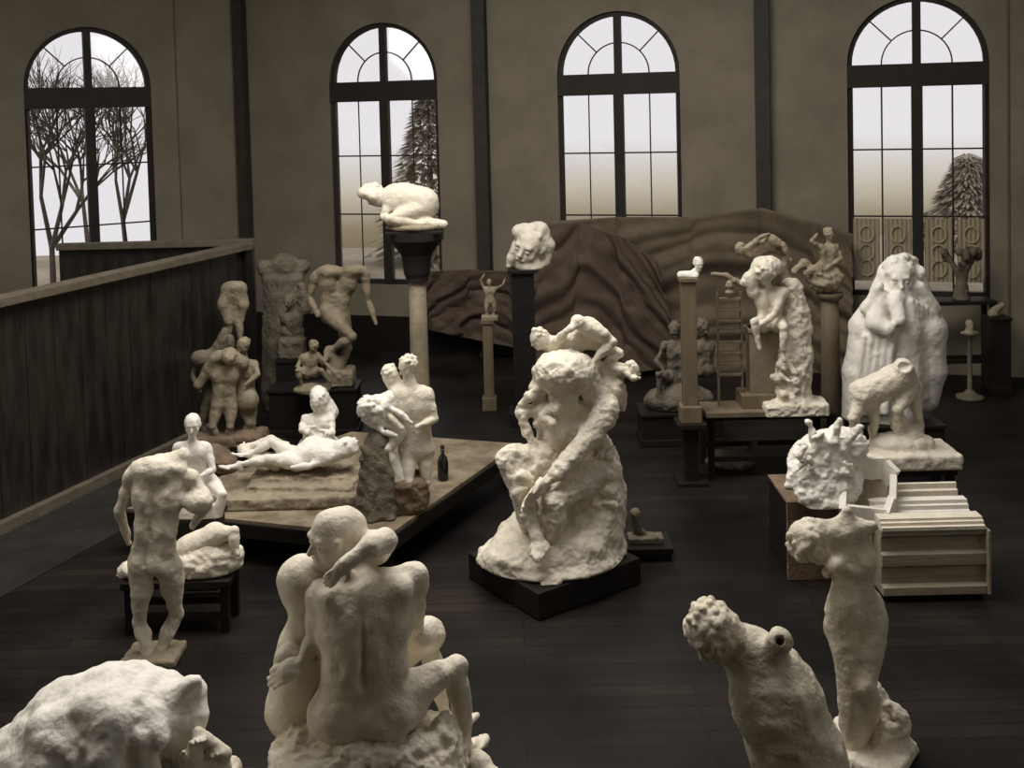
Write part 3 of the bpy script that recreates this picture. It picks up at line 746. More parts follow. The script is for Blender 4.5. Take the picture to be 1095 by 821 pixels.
# ---- B. embracing couple seen from behind
def couple():
    D = 6.0; h = .3
    S = Sculpt(D, (390, 700), 1.35); t = group_at('large plaster of two embracing seated figures seen from behind, in the front of the room', S, h, name='embracing_couple_group')
    R_ = Sculpt(D, (390, 800), 1.8); fl = R_.floor(h)
    c = R_.q((395, 850, -5)); R_.rb(c + V(0, 0, 0), (96, 62, 62), k=10, rd=26)
    R_.rb(V(c[0], fl - 50, c[2]), (104, 52, 70), k=30, rd=22)
    R_.e((330, 800, -10), (38, 34, 40), 16); R_.e((450, 806, -6), (44, 30, 44), 16); R_.e((318, 750, -30), (20, 50, 30), 14); R_.e((400, 808, 20), (80, 28, 36), 16)
    R_.e((476, 800, 0), (20, 40, 30), 12)
    R_.build('rock_base', M['plaster'], t, rough=3.6, rscale=.10, big=5, bigscale=.03, cut=fl)
    u = 62
    S.torso((345, 634, -4), (432, 622, -8), (352, 748, 2), (424, 748, 2), V(.05, .15, -1), u, 1.06, bend=(.02, 0, .12), neck=(384, 596, -24))
    S.e((352, 640, -2), (20, 24, 20), 12); S.e((438, 618, -10), (17, 17, 18), 12)
    S.e((390, 664, 2), (50, 52, 29), 22); S.e((390, 710, 4), (42, 46, 28), 22); S.rc(S.q((388, 640, 34)), S.q((389, 735, 36)), 2.5, 3, 9, 's')
    S.c((350, 640, 16), (366, 668, 22), 9, 6, 12); S.c((430, 630, 14), (414, 662, 22), 9, 6, 12)
    S.arm((340, 636, -4), (337, 684, 4), (322, 708, 14), 60, (V(-.7, .35, .1), V(.3, .3, -1), .45))
    S.arm((442, 618, -12), (446, 664, -44), (425, 700, -70), 60)
    S.leg((420, 750, 0), (488, 712, -22), (500, 800, -52), 64, V(.2, 0, -1))
    S.leg((360, 752, -30), (348, 700, -90), (350, 800, -92), 60)
    S.e((410, 760, 6), (44, 30, 34), 14); S.e((366, 764, 6), (36, 30, 32), 14)
    S.e((356, 640, 20), (14, 17, 10), 8); S.e((424, 634, 16), (13, 18, 10), 8); S.e((374, 700, 28), (9, 26, 7), 9); S.e((404, 700, 27), (9, 26, 7), 9); S.c((345, 628, 10), (372, 612, 8), 9, 7, 8)
    S.build('seated_male_figure', M['plaster'], t, rough=.6, rscale=.08, big=2.6, bigscale=.045, cut=fl)
    K = Sculpt(D, (360, 620), 1.3)
    K.head((356, 574, -16), V(-.80, .18, .56), 66, up=(.18, -1, .05), hair='bald', seed=4); K.e((368, 564, -24), (25, 22, 24), 5); K.e((361, 583, 6), (5, 7, 4), 3)
    K.c((366, 585, -22), (378, 612, -34), 20, 24, 14)
    K.rc(K.q((380, 600, -30)), K.q((404, 584, -22)), 16, 17, 10)
    K.chain([(400, 584, -24), (412, 578, -2), (396, 584, 20), (370, 602, 31)], [15, 13, 12, 7.5], 5)
    K.hand(K.q((371, 601, 31)), V(-.75, .7, .12), V(.1, .1, -1), 44, .25)
    # second body at the left
    K.e((322, 620, -22), (27, 29, 28), 8); K.c((326, 628, -24), (322, 690, -26), 20, 17, 14)
    K.c((318, 690, -28), (312, 760, -30), 22, 30, 14); K.c((330, 616, -28), (372, 610, -34), 16, 20, 10)
    K.c((305, 700, 4), (330, 706, -2), 12, 10, 5)
    K.hand(K.q((318, 690, 0)), V(-.2, .9, .3), V(0, 0, -1), 40, .4)
    K.leg((372, 740, -60), (458, 684, -62), (478, 770, -80), 62, V(.6, 0, -1), .92)
    K.e((456, 680, -58), (22, 21, 22), 8)
    K.torso((336, 628, -50), (380, 616, -60), (336, 740, -50), (386, 740, -56), V(.2, 0, 1), 56, .9)
    K.build('embracing_female_figure', M['plaster'], t, rough=.5, rscale=.08, big=1.8, bigscale=.05, cut=fl)
    Q = Sculpt(D, (520, 806), 1.3); an = Q.q((516, 830, -20))
    Q.foot(Q.q((514, 816, -24)) , V(.3, .9, .3), 62, up=(.2, -.5, .8)); Q.c((514, 818, -24), (520, 865, -20), 13, 18, 6); Q.e((524, 834, -12), (16, 14, 14), 6)
    Q.c((520, 862, -24), (470, 870, -30), 22, 26, 10)
    Q.build('projecting_foot', M['plaster'], t, rough=.6, rscale=.1, cut=fl)
couple()
q_ = W(394, 900, 6.0); box_stand('wide_pedestal', 'low dark pedestal under the embracing couple at the front', (q_.x, 6.0), 1.08, .85, .30)

# ---- C. crouching figure, bottom left corner
def crouch():
    D = 5.6; h = .75
    S = Sculpt(D, (120, 790), 1.5); t = group_at('bright plaster crouching figure with hunched back cut by the bottom left corner', S, h, name='crouching_figure'); fl = S.floor(h)
    u = 74
    S.chain([(175, 770, -10), (130, 774, -8), (80, 800, -4), (20, 850, 0)], [42, 58, 62, 66], 26)
    S.e((150, 752, -6), (46, 34, 44), 20); S.e((95, 772, 2), (52, 42, 50), 22); S.e((40, 818, 8), (48, 40, 54), 20)
    S.c((186, 748, -6), (206, 742, -6), 20, 16, 12); S.chain([(204, 736, 0), (206, 762, 4), (196, 800, 10), (190, 850, 14)], [14, 15, 13, 14], 8)
    S.c((120, 775, 44), (112, 830, 50), 20, 26, 16); S.c((60, 800, 52), (40, 850, 58), 20, 30, 16)
    S.c((88, 800, 52), (84, 850, 60), 9, 10, 6)
    S.e((158, 806, 46), (20, 34, 20), 12, 's')
    S.c((150, 790, 40), (160, 860, 44), 15, 18, 10)
    S.c((186, 742, 4), (212, 728, 4), 12, 6, 8); S.c((120, 752, 20), (60, 778, 30), 22, 24, 20); S.c((150, 748, 24), (172, 790, 40), 9, 10, 10)
    S.lumps((70, 800, 48), (36, 20, 12), 18, 6, 4, 8)
    S.head((182, 812, -10), V(.6, .8, .2), 66, up=(.6, -.7, .2), seed=6)
    S.leg((20, 860, 30), (110, 880, 40), (60, 985, 44), 70, V(1, 0, .3)); S.leg((20, 860, -30), (100, 900, -20), (40, 985, -20), 70, V(1, 0, 0))
    S.c((190, 850, 14), (196, 960, 14), 16, 14, 8)
    S.build('crouching_body', M['plaster_w'], t, rough=1.8, rscale=.05, big=5, bigscale=.035, cut=fl - 10)
    K = Sculpt(D, (216, 800), 1.2)
    K.hand(K.q((206, 812, 30)), V(.2, -1, .1), V(.6, 0, .8), 46, .8, thumb=-1); K.hand(K.q((222, 826, 24)), V(.25, -1, 0), V(.8, 0, .6), 44, .9)
    K.c((206, 810, 30), (190, 900, 40), 11, 16, 8); K.c((224, 826, 22), (226, 900, 30), 14, 20, 8); K.c((212, 784, 26), (240, 806, 22), 7, 8, 6); K.e((232, 822, 18), (16, 16, 16), 8)
    K.chain([(190, 900, 34), (200, 980, 34)], [22, 26], 10); K.chain([(226, 900, 28), (216, 980, 30)], [20, 26], 10)
    K.build('clasped_hands', M['plaster'], t, rough=.5, rscale=.1, cut=fl - 10)
    B = Sculpt(D, (120, 900), 2.4); c = B.q((120, 960, 10)); B.rb(V(c[0], fl - 16, c[2]), (130, 18, 72), k=10, rd=10); B.lumps((120, 960, 10), (110, 10, 60), 20, 14, 10, 5)
    B.build('rock_base', M['plaster'], t, rough=3, rscale=.08, cut=fl)
crouch()
q_ = W(120, 900, 5.55); box_stand('broad_pedestal', 'dark pedestal under the crouching figure at bottom left, below the frame', (q_.x, 5.55), 1.3, .95, .75)

# ---- D1. leaning male torso with curly head
def torso_man():
    D = 6.3; h = .0
    S = Sculpt(D, (820, 740), 1.25); t = group_at('leaning plaster torso with curly bowed head and hollow shoulder stub at front right', S, h, name='leaning_torso'); fl = S.floor(h)
    u = 56
    S.head((760, 676, 10), V(-.6, .68, .42), 62, up=(-.45, -.75, -.1), seed=12)
    S.lumps((760, 672, 4), (24, 24, 24), 60, 5.5, 2, 4)
    S.c((775, 680, 5), (806, 700, 0), 18, 22, 12)
    S.chain([(806, 702, 0), (828, 740, 0), (850, 800, 0), (870, 860, 0)], [27, 42, 48, 50], 20)
    S.c((800, 712, 6), (816, 760, 10), 20, 30, 14); S.c((834, 708, -2), (852, 748, 0), 18, 28, 14)
    S.c((826, 700, 12), (833, 686, 26), 16, 13, 8); S.c((833, 686, 26), (834, 684, 33), 13.5, 13.5, 3); S.c((832, 690, 24), (835, 682, 52), 4.6, 4.6, 1, 's')
    for k_ in range(5): S.c((808 + 6*k_, 740 + 15*k_, 30 + k_*3), (850 + 6*k_, 744 + 14*k_, 40), 3.5, 4.5, 12)
    S.leg((846, 880, 10), (836, 975, 30), (850, 1080, 10), 62, V(-.4, 0, 1)); S.leg((890, 880, 0), (900, 975, 10), (890, 1075, -10), 62, V(.2, 0, 1))
    S.build('torso', M['plaster_m'], t, rough=1.0, rscale=.07, big=1.5, bigscale=.05, cut=fl - 6)
    B = Sculpt(D, (860, 1000), 2.4); c = B.q((865, 1075, 0)); B.rb(V(c[0], fl - 10, c[2]), (62, 16, 48), k=8, rd=8)
    B.build('plinth', M['plaster_d'], t, rough=2, rscale=.1, cut=fl)
torso_man()

# ---- D2. standing female torso, head hanging sideways
def torso_woman():
    D = 7.2; h = .0
    S = Sculpt(D, (915, 680), 1.1); t = group_at('standing armless plaster woman whose curly head hangs far to the left, at the right front', S, h, name='standing_female_figure'); fl = S.floor(h)
    u = 40
    S.head((867, 580, 8), V(-.55, .75, .35), 42, up=(-.95, -.25, .1), hair='short', seed=15)
    S.lumps((864, 580, 4), (20, 17, 18), 44, 4.2, 2, 9); S.c((862, 572, 4), (884, 567, 4), 13, 11, 8)
    S.c((878, 568, 6), (900, 572, 2), 10, 14, 8)
    S.torso((892, 580, 4), (924, 572, 0), (894, 668, 4), (926, 662, 0), V(.25, -.15, 1), u, 1.06, female=True, bend=(.10, 0, .1))
    S.c((904, 562, 6), (906, 547, 8), 11, 5, 8); S.e((908, 566, 8), (20, 13, 14), 8); S.c((920, 566, 8), (934, 562, 10), 10, 5, 6)
    S.e((893, 603, 20), (10, 10, 12), 6); S.e((884, 612, 8), (5, 6, 8), 4); S.e((924, 598, 14), (10, 10, 8), 8)
    S.e((905, 650, 10), (21, 28, 18), 14); S.e((930, 655, -2), (17, 26, 20), 14)
    S.leg((902, 668, 4), (912, 738, 18), (912, 790, 2), 46, V(-.3, 0, 1), 1.12); S.leg((930, 664, 0), (926, 732, 24), (934, 790, -12), 48, V(.2, 0, 1), 1.12)
    S.c((912, 710, 4), (916, 790, -4), 12, 15, 10); S.c((905, 700, 12), (908, 788, 8), 10, 10, 8)
    S.build('female_body', M['plaster_m'], t, rough=.5, rscale=.12, big=1.4, bigscale=.07)
    B = Sculpt(D, (925, 800), 1.3); c = B.q((926, 800, 0)); 
    B.rb(V(c[0] - 2, fl - 7, c[2] + 4), (46, 8, 38), ax=((.8, 0, .6), (0, 1, 0), (-.6, 0, .8)), k=6, rd=4)
    B.chain([(936, 735, -14), (948, 765, -12), (956, 800, -8)], [8, 14, 18], 8); B.e((950, 790, 0), (20, 26, 20), 10)
    B.lumps((952, 780, 0), (16, 28, 16), 34, 5, 3, 3)
    B.build('rock_base', M['plaster'], t, rough=1.6, rscale=.14, cut=fl)
torso_woman()

# ---- I. standing headless figure at left
def standing_left():
    D = 8.75; h = 0
    S = Sculpt(D, (165, 600), 1.1); t = group_at('standing headless plaster male figure with bent legs seen from behind at left', S, h, name='standing_male_figure'); fl = S.floor(h)
    u = 33
    S.torso((146, 503, 0), (200, 510, 0), (148, 596, 0), (180, 598, 0), V(.35, .1, -1), u, 1.12, bend=(0, 0, .1))
    S.e((170, 500, 2), (30, 13, 16), 10); S.c((176, 496, -2), (196, 486, -6), 10, 8, 8)
    S.arm((140, 508, 0), (127, 545, 2), (138, 580, -18), 32)
    S.arm((204, 510, -2), (222, 536, 4), (206, 562, -24), 34)
    S.e((212, 536, 4), (16, 12, 14), 8)
    S.leg((152, 602, 0), (150, 664, -2), (160, 714, 8), 36, V(.2, 0, -1), 1.06); S.leg((180, 604, -2), (189, 656, -14), (166, 712, -2), 36, V(.4, 0, -1), 1.06)
    S.build('male_body', M['plaster'], t, rough=.6, rscale=.12, big=1.5, bigscale=.075, cut=fl - 3)
    B = Sculpt(D, (165, 715), 1.5); c = B.q((165, 716, 0)); B.rb(V(c[0], fl - 4, c[2]), (30, 5, 24), k=4, rd=3)
    B.build('plinth', M['plaster_d'], t, rough=1, rscale=.15, cut=fl)
standing_left()
# small seated figure behind his shoulder
def small_torso():
    D = 9.95; h = .78
    S = Sculpt(D, (208, 500), 1.0); t = group_at('small round-headed white plaster figure behind the shoulder of the headless standing man', S, h, name='small_seated_figure'); fl = S.floor(h)
    S.head((206, 454, 0), V(.15, .25, 1), 25, seed=21, hair='bald')
    S.torso((192, 476, 0), (220, 476, 0), (202, 512, 0), (226, 514, 0), V(.1, .1, 1), 22, 1.0, neck=(206, 464, 0))
    S.arm((190, 478, 0), (186, 498, 8), (204, 506, 14), 21); S.arm((222, 480, 0), (228, 502, 8), (210, 512, 18), 21)
    S.leg((206, 516, 4), (222, 540, 26), (204, 560, 10), 23); S.leg((226, 516, 2), (238, 528, 20), (234, 560, 16), 23); S.e((212, 545, 4), (20, 16, 16), 8)
    S.rb(V(S.q((214, 560, 4))[0], fl - 6, 4), (24, 10, 18), k=6, rd=4)
    S.build('small_body', M['plaster_w'], t, rough=.6, rscale=.15, cut=fl)
small_torso()
q_ = W(212, 560, 9.93); box_stand('narrow_pedestal', 'dark narrow pedestal under the small round-headed figure at left', (q_.x, 9.93), .46, .36, .78)
# arched body on a slab
def arched():
    D = 9.35; h = .47
    S = Sculpt(D, (205, 600), 1.1); t = group_at('plaster body arched over a rough slab behind the legs of the standing headless figure', S, h, name='arched_figure'); fl = S.floor(h)
    S.torso((190, 590, 6), (192, 602, -10), (228, 572, 4), (230, 580, -12), V(0, 1, .4), 26, 1.0)
    S.e((212, 580, 0), (28, 12, 14), 10, tilt=-22); S.leg((232, 572, 4), (250, 568, 8), (254, 592, 14), 28); S.leg((232, 578, -8), (246, 574, -4), (256, 590, -2), 26)
    S.c((186, 598, 4), (176, 606, 8), 9, 6, 5); S.head((134, 612, 4), V(-.6, -.2, .6), 22, up=(-.6, -.6, 0), seed=2); S.chain([(140, 616, 0), (160, 616, 0), (184, 606, 0)], [7, 9, 10], 6)
    S.build('arched_body', M['plaster'], t, rough=.5, rscale=.14, cut=fl)
    B = Sculpt(D, (205, 612), 1.4); c = B.q((196, 616, 0)); B.re(V(c[0] + 16, fl - 12, c[2]), (50, 20, 26), k=6); B.re(V(c[0] - 44, fl - 7, c[2] + 4), (26, 9, 18), k=6); B.re(V(c[0] + 34, fl - 20, c[2]), (30, 14, 18), k=8)
    B.build('slab', M['plaster'], t, rough=2.4, rscale=.13, big=2, bigscale=.04, cut=fl)
arched()
q_ = W(196, 640, 9.35); table_stand('trestle_stand', 'dark legged stand under the arched plaster body at left', (q_.x, 9.35), .95, .44, .47)
# ---- J. couple on the platform
def platform_couple():
    D = 10.75; h = PZ
    S = Sculpt(D, (425, 500), 1.0); t = group_at('plaster man leaning over a curly bent figure on the front corner of the platform', S, h, name='leaning_pair_group'); fl = S.floor(h)
    u = 22
    S.head((436, 392, -4), V(-.7, .4, .5), 25, seed=31); S.head((417, 400, -8), V(.8, .3, .3), 21, seed=32); S.c((418, 404, -8), (428, 420, -8), 8, 10, 5)
    S.torso((424, 417, -2), (458, 419, -6), (434, 478, -4), (456, 480, -6), V(-.4, .1, 1), 27, 1.2, neck=(437, 402, -4))
    S.arm((458, 422, -4), (465, 448, 2), (446, 456, 14), 26); S.arm((424, 422, 2), (416, 444, 12), (430, 458, 18), 24)
    S.leg((436, 486, 0), (438, 515, 12), (436, 545, 2), 23); S.leg((454, 486, -6), (456, 516, 0), (450, 545, -8), 23)
    S.build('standing_man', M['plaster'], t, rough=.5, rscale=.16, cut=fl)
    K = Sculpt(D, (410, 450), 1.0)
    K.head((394, 438, 14), V(-.6, .7, .4), 28, seed=35); K.lumps((400, 438, 6), (15, 12, 12), 26, 4, 3, 4); K.c((398, 446, 4), (418, 426, 2), 9, 9, 6)
    K.torso((398, 446, 6), (408, 428, -6), (424, 462, 2), (432, 452, -4), V(-.2, 1, .3), 22, 1.05)
    K.arm((404, 432, 4), (424, 440, 14), (440, 452, 16), 22); K.arm((398, 450, 8), (410, 462, 16), (424, 466, 18), 20)
    K.leg((424, 466, 4), (414, 480, 16), (420, 510, 8), 23, V(-.5, 0, 1)); K.c((418, 490, 8), (424, 512, 4), 8, 13, 6); K.e((430, 514, 6), (13, 5, 8), 4)
    K.build('bent_figure', M['plaster_w'], t, rough=.7, rscale=.18, cut=fl)
    B = Sculpt(D, (425, 520), 1.1); c = B.q((424, 536, 0))
    B.rb(V(c[0] - 0, fl - 18, c[2] - 2), (34, 20, 22), k=6, rd=10); B.chain([(434, 520, -4), (434, 545, -4)], [15, 18], 8)
    B.build('rock_base', M['terracotta'], t, rough=2, rscale=.12, cut=fl)
    Dr = Sculpt(D, (405, 500), 1.0); cx = Dr.q((404, 500, 8))
    Dr.rc(V(cx[0] + 2, fl - 78, cx[2]), V(cx[0], fl - 4, cx[2] + 4), 14, 22, 4)
    for k_ in range(7):
        a = k_*.9; r_ = 20; Dr.rc(V(cx[0] + 11*math.cos(a), fl - 80, cx[2] + 11*math.sin(a)), V(cx[0] + 24*math.cos(a), fl - 2, cx[2] + 4 + 22*math.sin(a)), 3, 5, 4)
    for k_ in range(4): Dr.rc(V(cx[0] - 16, fl - 34 - 14*k_, cx[2] + 12), V(cx[0] + 16, fl - 10 - 12*k_, cx[2] + 14), 2, 2.4, 8)
    Dr.build('draped_support', M['plaster_g'], t, rough=1.2, rscale=.12, cut=fl)
platform_couple()
# ---- K. reclining figures on layered slab
def reclining():
    D = 11.3; h = PZ
    S = Sculpt(D, (310, 490), 1.1); t = group_at('two white plaster figures lying on a layered slab in the middle of the platform', S, h, name='reclining_group'); fl = S.floor(h)
    B = Sculpt(D, (310, 510), 1.4); c = B.q((312, 505, 0))
    B.rb(V(c[0] + 4, fl - 6, c[2] + 6), (72, 7, 44), k=3, rd=3); B.rb(V(c[0] + 16, fl - 15, c[2]), (58, 4, 34), ax=((1, 0, .1), (0, 1, 0), (-.1, 0, 1)), k=3, rd=3); B.rb(V(c[0] + 10, fl - 20, c[2] - 6), (54, 4, 26), k=4, rd=3)
    B.build('layered_slab', M['plaster_d'], t, rough=1.8, rscale=.12, big=2, bigscale=.04, cut=fl)
    S.torso((352, 478, -6), (356, 488, 10), (318, 486, -6), (320, 494, 8), V(0, -1, .5), 23, 1.05, neck=(362, 480, 0)); S.head((370, 476, 0), V(.2, -.6, .8), 24, up=(1, -.3, 0), seed=41)
    S.leg((316, 488, -4), (290, 472, 0), (268, 484, 4), 24, V(-.6, -.4, .5)); S.leg((318, 494, 8), (286, 490, 14), (256, 496, 18), 24, V(-.8, -.3, .4))
    S.arm((352, 490, 12), (332, 498, 20), (312, 500, 22), 22); S.arm((350, 476, -8), (336, 468, -8), (320, 478, 0), 22)
    S.e((350, 482, 0), (32, 10, 16), 8)
    S.build('lying_figure', M['plaster_w'], t, rough=.6, rscale=.16)
    K = Sculpt(D, (285, 480), 1.0); K.torso((272, 484, -10), (268, 492, 4), (296, 488, -8), (294, 498, 4), V(0, -1, .4), 18, 1.0); K.head((262, 482, -4), V(-.3, -.2, 1), 19, up=(-.8, -.5, 0), seed=43)
    K.chain([(268, 478, -6), (290, 470, -8), (306, 476, -8)], [5, 4.5, 4], 3); K.leg((298, 492, 0), (318, 486, 4), (330, 496, 10), 19)
    K.build('curled_figure', M['plaster'], t, rough=.6, rscale=.16)
reclining()
# ---- L. small seated figure on platform
def small_seated():
    D = 12.5; h = PZ
    S = Sculpt(D, (340, 450), 1.0); t = group_at('small white plaster figure seated on a rock at the back of the platform', S, h, name='huddled_figure'); fl = S.floor(h)
    S.head((341, 430, 2), V(-.4, .5, .7), 24, seed=51); S.torso((328, 446, 0), (352, 446, 0), (330, 472, 0), (352, 472, 0), V(-.1, .2, 1), 19, 1.1, neck=(341, 438, 0))
    S.arm((326, 448, 2), (322, 460, 10), (336, 456, 18), 19); S.arm((354, 448, 2), (356, 462, 12), (342, 460, 20), 19)
    S.leg((332, 472, 4), (328, 462, 24), (330, 486, 22), 19); S.leg((350, 472, 4), (352, 464, 24), (350, 488, 22), 19); S.c((340, 420, -6), (352, 440, -8), 8, 10, 6)
    S.re(V(S.q((341, 484, 4))[0], fl - 8, 2), (24, 16, 20), k=8)
    S.build('huddled_body', M['plaster_w'], t, rough=1.0, rscale=.15, cut=fl)
small_seated()
def boulder():
    D = 12.1; h = PZ
    S = Sculpt(D, (230, 500), 1.2); t_ = S.q((228, 500, 0)); fl = S.floor(h)
    S.re(V(t_[0], fl - 12, t_[2]), (22, 17, 18), k=4); S.re(V(t_[0] + 14, fl - 8, t_[2] + 6), (14, 11, 12), k=5)
    o = S.build('boulder', M['terracotta'], None, rough=1.4, rscale=.13, big=2, bigscale=.04, cut=fl); tag(o, 'brown rounded clay lump at the left end of the platform', 'rock')
boulder()
def bottle():
    b = Gp(474, 514, PZ); b = Vector((W(474, 514, 12.2).x, 12.2, PZ))
    b = Gp(474, 513, PZ)
    t = thing('bottle', 'dark glass bottle standing near the right edge of the platform', 'bottle', b)
    MB().lathe(b, [(.055, 0), (.06, .02), (.06, .20), (.045, .25), (.02, .29), (.018, .35)], 24).build('body', M['bottle'], t, True)
    MB().lathe(b + Vector((0, 0, .35)), [(.016, 0), (.022, .005), (.022, .025), (.014, .035)], 16).build('stopper', M['iron'], t)
bottle()
# ---- crouching plaster on tall pillar
def pillar_top():
    D = DP; S = Sculpt(D, (435, 225), .9); h = W(452, 248, DP).z + .04; t = group_at('plaster woman crouching forward on top of the tall pillar before the window', S, h, name='pillar_figure'); fl = S.floor(h)
    S.torso((416, 212, 8), (420, 222, -8), (452, 218, 6), (454, 226, -8), V(-.2, 1, .2), 27, 1.1); S.e((436, 208, 0), (24, 12, 14), 10, tilt=14); S.e((450, 216, 0), (18, 15, 15), 8)
    S.head((400, 208, 0), V(-.6, .7, .3), 24, up=(-.8, -.5, 0), seed=61); S.c((404, 210, 0), (418, 214, 0), 8, 11, 6)
    S.arm((416, 214, 8), (410, 232, 14), (424, 240, 18), 24); S.chain([(398, 210, 8), (388, 206, 8), (392, 200, 4)], [6, 5, 4], 4)
    S.leg((452, 222, 8), (416, 234, 20), (452, 240, 16), 26); S.leg((454, 226, -6), (424, 236, -14), (458, 242, -10), 25); S.c((452, 238, 10), (474, 240, 10), 7, 5, 4)
    S.build('crouching_woman', M['plaster'], t, rough=.5, rscale=.16)
    B = Sculpt(D, (440, 244), 1.0); c = B.q((446, 244, 0)); B.re(V(c[0] - 2, fl - 3, c[2] + 2), (32, 7, 24), k=4); B.re(V(c[0] + 22, fl - 4, c[2]), (12, 6, 14), k=4)
    B.build('slab', M['plaster_d'], t, rough=.8, rscale=.15, cut=fl)
pillar_top()
def post_top():
    D = DT; S = Sculpt(D, (524, 320), .7); h = hT + .045; t = group_at('tiny pale plaster figure raising its arms on top of the thin post', S, h, name='post_figurine'); fl = S.floor(h)
    S.head((523, 302, 0), V(-.2, .1, 1), 8, seed=62); S.torso((518, 308, 0), (530, 308, 0), (520, 322, 0), (528, 322, 0), V(0, 0, 1), 8, 1.1, neck=(523, 304, 0))
    S.arm((518, 309, 0), (514, 300, 2), (518, 293, 2), 8); S.arm((530, 309, 0), (538, 304, 2), (540, 298, 0), 8); S.leg((521, 324, 0), (520, 332, 2), (521, 341, 0), 8.5); S.leg((528, 324, 0), (529, 332, 2), (527, 341, 0), 8.5)
    S.rb(V(S.q((524, 342, 0))[0], fl - 2, 0), (9, 3, 7), k=2, rd=1)
    S.build('figurine_body', M['plaster_d'], t, rough=.3, rscale=.3, cut=fl)
post_top()
def big_head():
    D = DH; S = Sculpt(D, (565, 265), .9); h = hH + .045; t = group_at('pale plaster head with swept hair on a dark post before the hung canvases', S, h, name='plaster_head'); fl = S.floor(h)
    S.head((566, 264, 4), V(-.5, .15, .8), 44, up=(.25, -.95, .2), hair='cap', seed=71)
    S.c((555, 248, 6), (578, 246, 2), 8, 9, 6); S.chain([(576, 246, 0), (587, 262, 0), (584, 280, -2)], [8, 6, 5], 5); S.c((566, 275, -2), (566, 290, 0), 11, 14, 6)
    S.chain([(552, 262, 4), (546, 276, 4), (544, 284, 4)], [5, 4, 3], 4); S.c((566, 288, 0), (566, 298, 0), 15, 17, 4)
    S.build('head', M['plaster'], t, rough=.5, rscale=.15, cut=fl)
big_head()
# ---- back-left figures
def walking():
    D = 15.0; h = W(365, 411, 15).z
    S = Sculpt(D, (365, 350), .95); t = group_at('tall headless striding plaster man with broad shoulders behind the platform', S, h, name='striding_figure'); fl = S.floor(h)
    u = 22
    S.torso((340, 292, 0), (388, 290, 0), (348, 335, 0), (368, 338, 0), V(.1, .2, 1), 23, .95, bend=(-.1, 0, 0)); S.e((352, 290, 2), (12, 7, 10), 6); S.e((378, 289, 2), (12, 7, 10), 6)
    S.arm((337, 296, 0), (331, 318, -2), (340, 338, 8), 22); S.arm((390, 294, 0), (394, 322, 0), (402, 346, 8), 22)
    S.leg((350, 334, 4), (377, 360, 16), (352, 376, 4), 24, V(-.3, 0, 1)); S.leg((366, 338, -2), (372, 372, -4), (362, 402, -2), 24, V(0, 0, 1))
    S.c((352, 376, 4), (362, 398, 2), 6, 7, 5)
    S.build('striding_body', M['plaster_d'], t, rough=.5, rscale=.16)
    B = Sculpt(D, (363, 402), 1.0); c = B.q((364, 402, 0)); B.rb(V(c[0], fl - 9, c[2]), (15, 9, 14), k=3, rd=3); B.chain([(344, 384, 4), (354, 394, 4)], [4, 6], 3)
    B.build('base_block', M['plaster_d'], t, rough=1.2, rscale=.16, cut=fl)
    return h
hw = walking(); q_ = W(352, 405, 15); box_stand('back_pedestal', 'wide dark pedestal under the headless striding man', (q_.x - .2, 15.0), 1.25, .55, hw)
def bowed():
    D = 14.6; h = hw
    S = Sculpt(D, (336, 385), .9); t = group_at('small bowed plaster figure beside the feet of the headless striding man', S, h, name='bowed_figure'); fl = S.floor(h)
    S.head((335, 371, 4), V(-.3, .6, .7), 14, seed=81); S.torso((324, 380, 0), (340, 378, 0), (324, 398, 0), (338, 398, 0), V(-.3, .2, 1), 12, 1.2, neck=(333, 375, 2)); S.leg((326, 398, 0), (318, 396, 12), (322, 410, 8), 13); S.leg((338, 398, 0), (344, 396, 12), (352, 408, 8), 13)
    S.arm((340, 380, 0), (350, 390, 4), (356, 398, 8), 12); S.arm((323, 382, 0), (318, 392, 4), (326, 400, 10), 12); S.re(V(S.q((333, 408, 2))[0], fl - 4, 2), (20, 7, 12), k=5)
    S.build('bowed_body', M['plaster_d'], t, rough=.8, rscale=.18, cut=fl)
bowed()
def shrouded():
    D = 16.2; S = Sculpt(D, (302, 340), 1.0); t = group_at('tall dim draped figure standing by the back wall left of the striding man', S, 0, name='shrouded_figure'); fl = S.floor(0)
    S.head((304, 284, 0), V(.3, .2, 1), 20, seed=91); S.torso((286, 302, 0), (320, 302, 0), (290, 350, 0), (316, 350, 0), V(0, 0, 1), 20, 1.15, neck=(304, 292, 0))
    S.chain([(302, 320, 0), (302, 370, 0), (302, 430, 0)], [16, 18, 20], 10)
    for k_ in range(8): S.c((284 + 5*k_, 300, 12 - abs(k_-3.5)*2), (284 + 5.2*k_, 428, 18 - abs(k_-3.5)*3), 3, 4.5, 4)
    S.c((282, 285, 0), (324, 285, -6), 8, 8, 14)
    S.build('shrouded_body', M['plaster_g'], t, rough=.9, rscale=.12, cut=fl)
shrouded()
def seated_back():
    D = 15.5; h = .95; S = Sculpt(D, (318, 335), 1.0); t = group_at('small grey plaster bust group beside the draped figure near the back wall', S, h, name='dim_bust'); fl = S.floor(h)
    S.head((310, 322, 4), V(-.4, .2, .8), 17, seed=93); S.torso((302, 336, 0), (322, 336, 0), (304, 354, 0), (320, 354, 0), V(0, 0, 1), 16, 1.1, neck=(311, 328, 2)); S.c((322, 306, 0), (326, 330, 0), 5, 7, 5)
    S.rb(V(S.q((312, 366, 0))[0], fl - 10, 0), (14, 12, 12), k=5, rd=4)
    S.build('bust_body', M['plaster_g'], t, rough=1, rscale=.18, cut=fl)
    q_ = W(312, 380, D); box_stand('bust_pedestal', 'dark pedestal of the small grey bust near the back wall', (q_.x, D), .44, .4, h)
seated_back()
